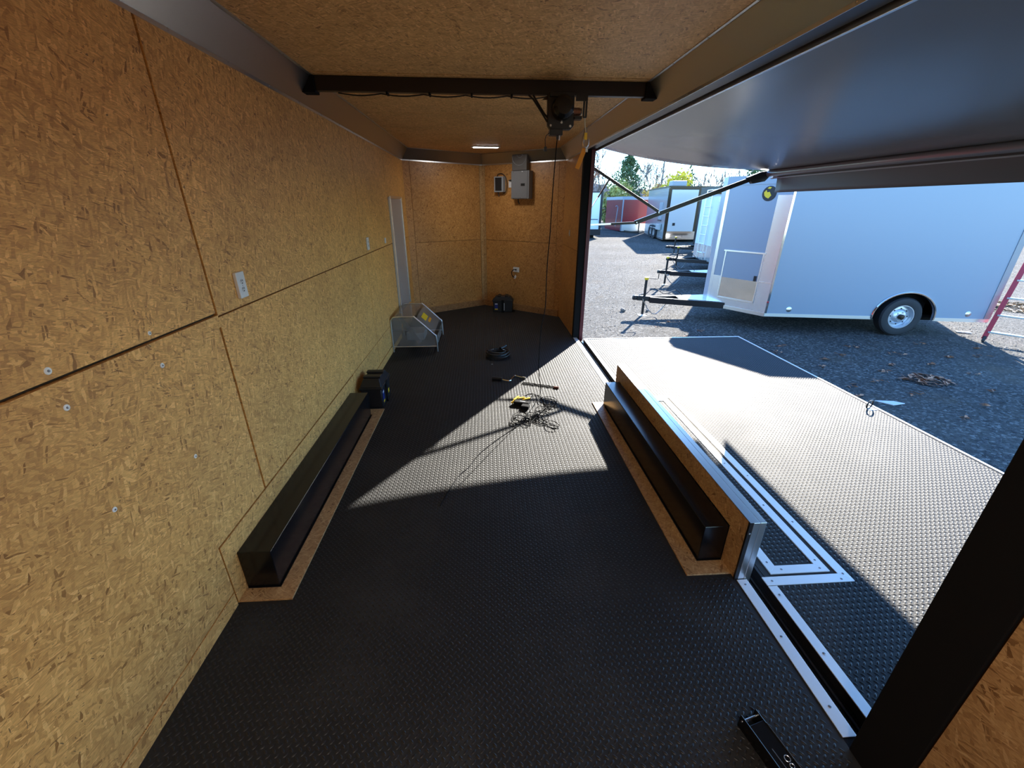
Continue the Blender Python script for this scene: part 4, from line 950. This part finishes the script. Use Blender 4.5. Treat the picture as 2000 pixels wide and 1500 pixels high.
# third: flat front with a ladder
def flat_trailer(name, label, F0, F1, L, zb, H, mats, ground):
    """front face runs from F0 to F1 (ground plan), body goes back L along the normal away from -x"""
    F0 = Vector((*F0, 0)); F1 = Vector((*F1, 0)); a = (F1 - F0); Wd = a.length; a.normalize(); b = Vector((a.y, -a.x, 0))
    if b.x < 0: b = -b
    Tm = Matrix((b, a, Vector((0, 0, 1)))).transposed().to_4x4(); Tm.translation = Vector((F0.x, F0.y, zb))
    t = thing(name, label, 'trailer', (F0.x + b.x * L / 2, F0.y + b.y * L / 2, ground))
    MB().box(0, L, 0, .03, 0, H, Tm).build('side_wall', mats[0], t, smooth=False); MB().box(0, L, Wd - .03, Wd, 0, H, Tm).build('side_wall', mats[0], t, smooth=False)
    MB().box(L - .03, L, .03, Wd - .03, 0, H, Tm).build('rear_wall', mats[0], t, smooth=False)
    MB().box(0, .03, .03, Wd - .03, 0, H, Tm).build('front_wall', mats[1], t, smooth=False)
    MB().box(-.01, L + .01, -.01, Wd + .01, H, H + .05, Tm).build('roof', mats[2], t, smooth=False)
    MB().box(.2, L - .1, .25, Wd - .25, -.12, .0, Tm).build('underframe', M_BLKM, t, smooth=False)
    for x in (L * .55,):
        for y in (.12, Wd - .12):
            wv = bpy.data.objects.new('wheel', None); COL.objects.link(wv); wv.parent = t; MW[wv.name] = MW[t.name].copy()
            c = Tm @ Vector((x, y, 0)); c.z = ground + .32; s_ = -1 if y < 1 else 1
            MB().lathe([(.18, .1), (.32, .1), (.32, -.1), (.18, -.1), (.18, .1)], c, b.cross(Vector((0, 0, 1))) * s_, 28).build('tyre', M_TYRE, wv)
            MB().lathe([(.18, .06), (.1, .03), (0, .03)], c, a * s_, 24).build('rim', M_RIM, wv)
    return t, Tm, Wd
t3, T3, W3 = flat_trailer('enclosed_trailer', 'small white enclosed trailer with a roof ladder on its front', (8.85, 14.3), (9.02, 15.95), 3.0, -.10, 2.08, (M_WHITE_SHADED, M_ICE, M_WHITE_SHADED), -.42)
MB().box(-.006, 0, .03, W3 - .03, .0, .52, T3).build('stone_guard', M_DIAM, t3, smooth=False)
MB().box(-.012, 0, .0, .12, .0, 2.06, T3).build('corner_trim', M_DIAM, t3, smooth=False)
lad = bpy.data.objects.new('roof_ladder', None); COL.objects.link(lad); lad.parent = t3; MW[lad.name] = MW[t3.name].copy()
for y in (.62, 1.12):
    MB().tube([T3 @ Vector(q) for q in ((-.06, y, .02), (-.06, y, 2.0), (-.05, y, 2.28), (.12, y, 2.30))], .016, 8).build('ladder_rail', M_ALU, lad)
for k in range(7): MB().cyl(T3 @ Vector((-.06, .62, .25 + k * .30)), T3 @ Vector((-.06, 1.12, .25 + k * .30)), .012, 8).build('ladder_rung', M_ALU, lad)
tongue(t3, T3, 1.12, W3 / 2, -.02, gz(15) - .01, -.85, deck=False)
# fourth: black and bronze
t4, T4, W4 = flat_trailer('enclosed_trailer', 'black enclosed trailer with bronze corner behind the ladder trailer', (10.80, 18.2), (10.97, 20.1), 3.5, .02, 2.36, (M_BLK, M_BLK, M_BLK), gz(19))
MB().box(-.012, .1, -.012, .12, .0, 2.36, T4).build('corner_trim', M_BRZ, t4, smooth=False)
tongue(t4, T4, 1.45, W4 / 2, -.08, gz(18.9) - .01, -1.15, deck=False)
# silver with a pale door, air conditioner on its roof
t5 = thing('enclosed_trailer', 'silver enclosed trailer with pale end door and roof air conditioner', 'trailer', (12.2, 25.5, -.17))
C0 = Vector((11.10, 24.0, 0)); a5 = Vector((.16, .98, 0)).normalized(); b5 = Vector((1, -.02, 0)).normalized()
T5 = Matrix((b5, a5, Vector((0, 0, 1)))).transposed().to_4x4(); T5.translation = Vector((C0.x, C0.y, -.05))
MB().box(0, .04, 0, 5.4, 0, 2.62, T5).build('side_wall', M_SILV, t5, smooth=False); MB().box(2.4, 2.44, 0, 5.4, 0, 2.62, T5).build('side_wall', M_SILV, t5, smooth=False)
MB().box(.04, 2.4, 0, .04, 0, 2.62, T5).build('end_wall', M_BRZ, t5, smooth=False); MB().box(.04, 2.4, 5.36, 5.4, 0, 2.62, T5).build('end_wall', M_SILV, t5, smooth=False)
MB().box(-.02, 2.46, -.02, 5.42, 2.62, 2.70, T5).build('roof', M_BRZ, t5, smooth=False)
MB().box(.16, 1.62, -.03, .0, .42, 2.52, T5).build('pale_door', M_CREAM, t5, smooth=False, bevel=.01)
MB().box(.42, .56, -.05, -.03, .72, .86, T5).build('door_handle', M_BLKP, t5, smooth=False)
MB().box(.05, 2.4, -.025, .0, .0, .42, T5).build('polished_sill', M_CHROME, t5, smooth=False)
MB().box(-.02, .0, .0, 5.4, -.02, .08, T5).build('bottom_rail', M_ALU, t5, smooth=False); MB().box(-.02, .14, -.03, .0, 0, 2.6, T5).build('corner_trim', M_BRZ, t5, smooth=False)
MB().box(-.03, .0, .9, 1.7, 1.0, 1.9, T5).build('serving_window', M_GREYL, t5, smooth=False); MB().box(-.05, -.03, .85, 1.75, .93, .97, T5).build('window_sill', M_BLK, t5, smooth=False)
MB().box(-.16, -.02, .7, 1.5, .45, .78, T5).build('side_box', M_SILV, t5, smooth=False, bevel=.02)
MB().box(.2, 1.0, .3, 1.1, 2.70, 2.98, T5).build('air_conditioner', M_GREYL, t5, smooth=False, bevel=.05)
for y in (1.9, 2.75):
    wv = bpy.data.objects.new('wheel', None); COL.objects.link(wv); wv.parent = t5; MW[wv.name] = MW[t5.name].copy()
    c = T5 @ Vector((-.08, y, 0)); c.z = gz(c.y) + .36
    MB().lathe([(.2, .1), (.36, .1), (.36, -.1), (.2, -.1), (.2, .1)], c, -b5, 28).build('tyre', M_TYRE, wv); MB().lathe([(.2, .06), (.1, .03), (0, .03)], c, -b5, 24).build('rim', M_RIM, wv)
    MB().box(-.2, .0, y - .42, y + .42, .52, .56, T5).build('fender', M_ALU, t5, smooth=False)
# red one
t6 = thing('enclosed_trailer', 'small red enclosed trailer with white roof far back in the yard', 'trailer', (11.6, 31.8, 0))
T6 = Matrix.Translation((10.62, 30.4, .04)) @ Matrix.Rotation(-.06, 4, 'Z')
MB().box(0, 1.9, 0, .04, .28, 2.0, T6).build('front_wall', M_RED, t6, smooth=False)
MB().box(0, .04, .04, 3.2, 0, 2.0, T6 @ Matrix.Rotation(.13, 4, 'Z')).build('side_wall', M_RED, t6, smooth=False); MB().box(1.86, 1.9, .04, 3.2, 0, 2.0, T6).build('side_wall', M_RED, t6, smooth=False)
MB().box(0, 1.9, 3.16, 3.2, 0, 2.0, T6).build('rear_wall', M_RED, t6, smooth=False)
rf = MB(); rf.ngon([T6 @ Vector(q) for q in ((-.45, 3.2, 2.0), (-.02, -.02, 2.0), (1.92, -.02, 2.0), (1.92, 3.2, 2.0), )], (0, 0, .20)); rf.build('roof', M_WHITE_SHADED, t6, smooth=False)
for x in (0, 1.82): MB().box(x, x + .08, -.02, .0, 0, 2.0, T6).build('corner_trim', M_WHITE_SHADED, t6, smooth=False)
MB().box(.08, 1.82, -.02, .0, 0, .5, T6).build('stone_guard', M_ALU, t6, smooth=False)
MB().tube([T6 @ Vector(q) for q in ((-.30, .3, .3), (-.22, .3, 1.55), (-.30, .3, 1.62), (-.38, .3, 1.58))], .03, 8).build('handrail', M_WHITE_SHADED, t6)
MB().bar(T6 @ Vector((.3, -.05, .0)), T6 @ Vector((.95, -1.3, -.05)), .07, .1).build('frame_rail', M_BLK, t6, smooth=False); MB().bar(T6 @ Vector((1.6, -.05, .0)), T6 @ Vector((.95, -1.3, -.05)), .07, .1).build('frame_rail', M_BLK, t6, smooth=False)
MB().cyl(T6 @ Vector((.95, -1.15, -.12)), T6 @ Vector((.95, -1.15, .55)), .04, 10).build('jack_tube', M_BLK, t6)
MB().box(.05, 1.85, .3, 2.9, -.05, .0, T6).build('underframe', M_BLKM, t6, smooth=False)
for x in (.02, 1.72):
    wv = bpy.data.objects.new('wheel', None); COL.objects.link(wv); wv.parent = t6; MW[wv.name] = MW[t6.name].copy()
    c = T6 @ Vector((x + .08, 1.7, 0)); c.z = gz(c.y) + .3; MB().lathe([(.17, .1), (.3, .1), (.3, -.1), (.17, -.1), (.17, .1)], c, (1, 0, 0), 24).build('tyre', M_TYRE, wv)
# pale blue with black edges
t7 = thing('enclosed_trailer', 'pale blue-white trailer with black corners left of the red one', 'trailer', (6.9, 27.5, -.1))
T7 = Matrix.Translation((5.75, 26.0, .10))
MB().box(0, 2.30, 0, .04, .28, 2.26, T7).build('front_wall', M_ICE, t7, smooth=False)
for x in (0, 2.26): MB().box(x, x + .04, .04, 4.5, 0, 2.26, T7).build('side_wall', M_BLK, t7, smooth=False)
MB().box(0, 2.30, 4.46, 4.5, 0, 2.26, T7).build('rear_wall', M_BLK, t7, smooth=False); MB().box(-.02, 2.32, -.03, 4.5, 2.26, 2.32, T7).build('roof', M_BLK, t7, smooth=False)
for x in (1.34, 2.18): MB().box(x, x + .13, -.03, .0, .0, 2.26, T7).build('corner_trim', M_BLK, t7, smooth=False)
MB().box(0, 2.31, -.04, 0, -.05, .28, T7).build('black_sill', M_BLK, t7, smooth=False)
MB().box(1.52, 2.08, -.04, -.02, .34, .80, T7).build('access_hatch', M_ICE, t7, smooth=False); g_ = MB()
g_.box(1.50, 1.53, -.05, -.03, .32, .84, T7); g_.box(1.50, 2.10, -.05, -.03, .80, .84, T7); g_.build('hatch_frame', M_BLK, t7, smooth=False)
MB().box(.3, 2.0, .3, 4, -.2, 0, T7).build('underframe', M_BLKM, t7, smooth=False)
for x in (.12, 2.1):
    wv = bpy.data.objects.new('wheel', None); COL.objects.link(wv); wv.parent = t7; MW[wv.name] = MW[t7.name].copy()
    c = T7 @ Vector((x, 2.4, 0)); c.z = gz(c.y) + .33; MB().lathe([(.17, .1), (.33, .1), (.33, -.1), (.17, -.1), (.17, .1)], c, (1, 0, 0), 24).build('tyre', M_TYRE, wv)

# ---------------- stepladder at the right edge
t = thing('stepladder', 'red fibreglass stepladder with aluminium treads by the white trailer', 'ladder', (10.3, 6.5, -.55))
Fo = Vector((10.14, 6.70, -.55)); sdv = Vector((.62, -.78, 0)); upv = Vector((.03, -.02, 1)); leanv = Vector((.78, .62, 0))
def lr(w_, h, back=0.0): return Fo + sdv * w_ + Vector((0, 0, h)) + leanv * back
WL, HL = .56, 1.9
for s0, s1 in ((0, .13), (WL, WL - .13)):
    MB().bar(lr(s0, .04), lr(s1, HL, .38), .070, .03, (0.78, .62, 0)).build('front_rail', M_REDF, t, smooth=False, bevel=.003)
    MB().bar(lr(s0, .0) - Vector((.0, 0, .0)), lr(s0 + (s1 - s0) * .05, .09, .02), .045, .10, (.78, .62, 0)).build('rubber_foot', M_BLKP, t, smooth=False, bevel=.004)
    MB().bar(lr(s0, .03, .10), lr(s1, HL, .44), .05, .025, (0.78, .62, 0)).build('rear_rail', M_REDF, t, smooth=False, bevel=.003)
for k in range(6):
    h = .17 + k * .30; f = h / HL; MB().bar(lr(.13 * f, h, .38 * f), lr(WL - .13 * f, h, .38 * f), .085, .028).build('tread', M_ALU, t, smooth=False, bevel=.003)
MB().bar(lr(.10, HL + .02, .40), lr(WL - .10, HL + .02, .40), .18, .05).build('top_cap', M_REDF, t, smooth=False, bevel=.008)

# ---------------- litter on the ground
def litter(name, label, cat, cx, cy, n, R, mat, z0=-.55, size=.05, squash=.5, group=None, seed=1):
    r = random.Random(seed); m = MB()
    for k in range(n):
        a = r.random() * 6.28; q = R * math.sqrt(r.random()); x = cx + q * math.cos(a); y = cy + q * squash * math.sin(a); L = size * r.uniform(.5, 1.3); b = r.random() * 3.14; hgt = r.uniform(.004, .03) * (1.3 - q / max(R, .01))
        dx, dy = L * math.cos(b), L * math.sin(b); wx, wy = -dy * .28, dx * .28
        m.add([(x - dx, y - dy, z0 + hgt), (x + wx, y + wy, z0 + hgt + .012), (x + dx, y + dy, z0 + hgt * .8), (x - wx, y - wy, z0 + hgt)], [(0, 1, 2, 3)])
    o = m.build(name, mat, loc=(cx, cy, z0), smooth=False); tag(o, label, cat, group); return o
litter('pine_straw_clump', 'rust brown clump of pine straw on the shaded gravel', 'plant litter', 7.32, 5.03, 60, .30, M_LEAF, size=.10, squash=.75, seed=2)
litter('leaf_pile', 'pale heap of dry leaves and chips beyond the ladder', 'plant litter', 13.9, 9.3, 500, 1.1, noisy('pale_dry_leaves', (.35, .22, .12), (.75, .62, .45), 14), size=.09, squash=.6, seed=4)
spots = [(5.6, 5.9), (6.2, 5.6), (6.9, 6.1), (7.9, 6.1), (8.6, 5.9), (5.2, 6.4), (6.1, 4.9), (6.7, 4.6), (5.9, 4.55), (7.4, 5.6), (8.2, 5.2), (6.6, 3.9), (7.2, 4.2), (5.7, 7.0), (4.9, 7.2), (9.2, 5.9), (8.9, 5.0), (6.3, 6.6), (7.0, 5.35), (8.4, 4.4), (4.6, 7.9), (5.3, 7.6), (6.0, 6.3), (7.5, 6.5), (8.0, 5.6), (5.0, 5.0), (5.5, 5.2), (6.6, 5.0), (7.8, 4.6), (7.0, 3.5), (9.3, 5.3), (5.1, 8.3), (6.5, 5.9), (9.6, 6.3), (8.8, 6.6), (5.45, 3.9)]
for i, (x, y) in enumerate(spots):
    litter('dry_leaf', 'small brown dry leaf scrap on the blue-shaded gravel', 'leaf', x, y, 4 + i % 5, .06 + .03 * (i % 4), M_LEAF, size=.05, group='dry leaves on the shaded gravel', seed=20 + i)
MB().ngon([(5.98, 4.40, -.545), (6.10, 4.27, -.545), (6.28, 4.30, -.545), (6.20, 4.37, -.545)], (0, 0, .01)).build('white_scrap', M_WHP, loc=(6.1, 4.33, -.545), smooth=False)
tag(bpy.data.objects['white_scrap'], 'long white scrap of plastic on the gravel beside the deck', 'scrap')
MB().ngon([(10.25, 7.26, -.545), (10.45, 7.16, -.545), (10.47, 7.21, -.545), (10.28, 7.31, -.545)], (0, 0, .015)).build('paper_scrap', M_LABW, loc=(10.3, 7.2, -.545), smooth=False)
tag(bpy.data.objects['paper_scrap'], 'small white scrap under the rear of the white trailer', 'scrap')
def rock(cx, cy, s, label, seed):
    r = random.Random(seed); import bmesh
    bm = bmesh.new(); bmesh.ops.create_icosphere(bm, subdivisions=2, radius=s)
    for v_ in bm.verts: v_.co *= r.uniform(.78, 1.15); v_.co.z *= .75
    me = bpy.data.meshes.new('stone'); bm.to_mesh(me); bm.free(); me.materials.append(M_STONE); o = bpy.data.objects.new('stone', me); COL.objects.link(o); o.location = (cx, cy, gz(cy) + s * .45); tag(o, label, 'stone')
rock(4.30, 9.28, .06, 'dark stone on the gravel left of the trailer jack', 1); rock(4.86, 9.24, .04, 'small dark stone on the gravel right of the trailer jack', 2)

# ================================================================== trees and backdrop
def leaves(n, c, rx, ry, rz, size, mat, name, parent, seed, shape='ball'):
    r = np.random.default_rng(seed)
    if shape == 'cone':
        h = r.random(n) ** .8; ang = r.random(n) * 6.283; rad = (1 - h) ** .8 * np.sqrt(r.random(n)) * (1 + .35 * np.sin(ang * 3 + h * 19))
        X = c[0] + rx * rad * np.cos(ang); Y = c[1] + ry * rad * np.sin(ang); Z = c[2] + rz * h
    else:
        q = r.normal(size=(n, 3)); q /= np.linalg.norm(q, axis=1)[:, None]; q *= (r.random(n) ** .45)[:, None] * (1 + .25 * np.sin(q[:, :1] * 5 + q[:, 2:] * 7))
        X = c[0] + rx * q[:, 0]; Y = c[1] + ry * q[:, 1]; Z = c[2] + rz * q[:, 2]
    a = r.normal(size=(n, 3)) * size; b = r.normal(size=(n, 3)) * size * .6
    Cc = np.stack([X, Y, Z], 1); V = np.stack([Cc - a, Cc + b, Cc + a, Cc - b], 1).reshape(-1, 3)
    F = np.arange(n * 4).reshape(-1, 4)
    if parent is not None: pass
    return fast_mesh(name, V, F, mat, parent)
def bare_tree(x, y, h, label, seed, leafmat=None, nleaf=0, spread=.5, group=None, levels=5):
    r = random.Random(seed); z0 = gz(y) - .02; t = thing('bare_tree' if leafmat is None else 'thin_leaved_tree', label, 'tree', (x, y, z0), 0, group); m = MB(); tips = []
    def br(p, d, L, rad, lv):
        n = 3; pts = [p]; q = Vector(p)
        for k in range(n):
            d = (d + Vector((r.uniform(-.18, .18), r.uniform(-.18, .18), r.uniform(-.05, .12)))).normalized(); q = q + d * (L / n); pts.append(q.copy())
        m.tube(pts, rad, 4 if lv > 2 else 3, radii=[rad, rad * .85, rad * .72, rad * .58])
        if lv == 0: tips.append(pts[-1]); return
        for k in range(r.randint(2, 4)):
            i = r.randint(1, 3); dd = (d + Vector((r.gauss(0, spread), r.gauss(0, spread), r.uniform(-.05, .35)))).normalized(); br(pts[i], dd, L * r.uniform(.5, .78), max(rad * .66, .032), lv - 1)
        tips.append(pts[-1])
    br(Vector((x, y, z0)), Vector((r.uniform(-.1, .1), 0, 1)), h * .34, h * .010 + .02, levels)
    m.build('branches', M_BARK, t, smooth=False)
    if leafmat and tips:
        T_ = np.array([tuple(p) for p in tips]); rg = np.random.default_rng(seed); idx = rg.integers(0, len(T_), nleaf); Cc = T_[idx] + rg.normal(size=(nleaf, 3)) * .12
        a = rg.normal(size=(nleaf, 3)) * .05; b = rg.normal(size=(nleaf, 3)) * .035; V = np.stack([Cc - a, Cc + b, Cc + a, Cc - b], 1).reshape(-1, 3)
        fast_mesh('foliage', V, np.arange(nleaf * 4).reshape(-1, 4), leafmat, t)
    return t
bt = [(10.9, 42, 8.5, 11, M_RLEAF, 500, 'bare tree with a few russet leaves nearest the opening edge'), (14.0, 53, 9.5, 12, None, 0, 'bare tree with fine twigs left of the green cedar'), (20.0, 42.5, 6.2, 13, M_RLEAF, 700, 'small tree with russet leaves right of the cedar'),
      (21.5, 54, 8.0, 14, None, 0, 'bare tree behind the yellow bush'), (24.6, 47, 6.6, 15, None, 0, 'bare tree right of the utility pole'), (29.5, 54, 7.8, 16, None, 0, 'bare tree above the white trailers'), (31.5, 47, 6.0, 17, None, 0, 'bare tree close left of the dark evergreen'),
      (12.6, 47, 8.0, 18, None, 0, 'bare tree just right of the opening edge, behind the brace arm'), (17.9, 51, 7.6, 19, None, 0, 'bare tree between the cedar and the utility pole'), (27.2, 46, 6.2, 20, None, 0, 'low bare tree over the roof ladder')]
for x, y, h, s_, lm, nl, lb in bt: bare_tree(x, y, h, lb, s_, lm, nl)
def bushy(name, label, x, y, c_z, rx, rz, n, mat, size, seed, shape='ball', trunk=True):
    t = thing(name, label, 'tree' if trunk else 'shrub', (x, y, gz(y))); 
    leaves(n, (x, y, c_z), rx, rx * .8, rz, size, mat, 'foliage', t, seed, shape)
    r = random.Random(seed); m = MB(); m.tube([(x, y, gz(y) - .05), (x + .05, y, c_z), (x, y, c_z + rz * .6)], .1, 6, radii=[.10, .07, .02])
    for k in range(12):
        h = gz(y) + (c_z + rz - gz(y)) * r.uniform(.15, .85); a = r.random() * 6.28; L = rx * r.uniform(.4, .9); m.tube([(x, y, h), (x + L * math.cos(a), y + L * .8 * math.sin(a), h + L * .35)], .02, 4, radii=[.03, .008])
    m.build('trunk', M_BARK, t, smooth=False); return t
bushy('cedar_tree', 'tall ragged green cedar rising behind the red trailer', 15.6, 45.5, .6, 3.0, 5.8, 4400, M_CEDAR, .075, 31, 'cone')
bushy('shrub', 'yellow-leaved bush above the silver trailer', 18.4, 40, 3.1, 1.25, 1.3, 1500, M_YLEAF, .10, 32)
bushy('shrub', 'yellow-green shrub beside the pale blue trailer', 11.6, 37, 1.4, .8, 1.6, 1300, M_GLEAF, .09, 33, trunk=False)
bushy('shrub', 'low yellow-green shrub behind the red trailer', 12.9, 39, 2.0, 1.2, 1.5, 1500, M_GLEAF, .09, 34, trunk=False)
bushy('shrub', 'russet and yellow shrub between the red and silver trailers', 15.6, 38, 1.9, 1.1, 1.2, 1300, noisy('amber_leaves', (.40, .26, .06), (.62, .46, .14), 3), .09, 35, trunk=False)
bushy('evergreen_tree', 'dark evergreen showing above the white trailer roof', 26.8, 40, 3.2, 2.3, 2.4, 4200, M_CEDAR, .12, 36)
bushy('young_pine', 'small spiky young pine behind the ladder trailer', 20.9, 44, 2.6, .9, 2.2, 1200, M_CEDAR, .10, 37)
# distant wooded rise
def ridge():
    vs = []; fs = []; n = 90
    for i in range(n + 1):
        x = -30 + 130 * i / n; top = 4.0 + .7 * math.sin(x * .19) + .4 * math.sin(x * .83 + 1) + .25 * math.sin(x * 2.9); y = 62 + 2 * math.sin(x * .2)
        vs += [(x, y - 3, -.3), (x, y - 1.5, top * .7), (x, y, top), (x, y + 8, top * .8)]
    for i in range(n):
        for k in range(3): fs.append((i * 4 + k, i * 4 + k + 1, (i + 1) * 4 + k + 1, (i + 1) * 4 + k))
    o = MB().add(vs, fs).build('distant_woodland', M_WOODS); tag(o, 'hazy brown wooded rise closing the yard behind all the trees', 'woodland', kind='stuff')
    r = np.random.default_rng(5); nl = 9000; X = -5 + r.random(nl) * 55; Y = 57 + r.random(nl) * 5; Z = r.random(nl) ** .8 * (5.6 + 1.0 * np.sin(X * .4) + .7 * np.sin(X * 1.7))
    a = np.stack([r.normal(size=nl) * .07, r.normal(size=nl) * .07, .15 + r.random(nl) * .45], 1); b = np.stack([r.normal(size=nl) * .03 + .02, np.zeros(nl), np.zeros(nl)], 1)
    Cc = np.stack([X, Y, Z], 1); V = np.stack([Cc - a, Cc + b, Cc + a, Cc - b], 1).reshape(-1, 3); fast_mesh('twig_haze', V, np.arange(nl * 4).reshape(-1, 4), M_BARK, o, kind='stuff')
ridge()
t = thing('utility_pole', 'thin utility pole standing behind the silver trailer', 'pole', (20.1, 48, 0))
MB().tube([(20.1, 48, -.1), (20.1, 48, 6.6)], .09, 8, radii=[.11, .08]).build('pole', M_BARK, t); MB().bar((19.5, 48, 6.2), (20.7, 48, 6.2), .08, .08).build('crossarm', M_BARK, t)
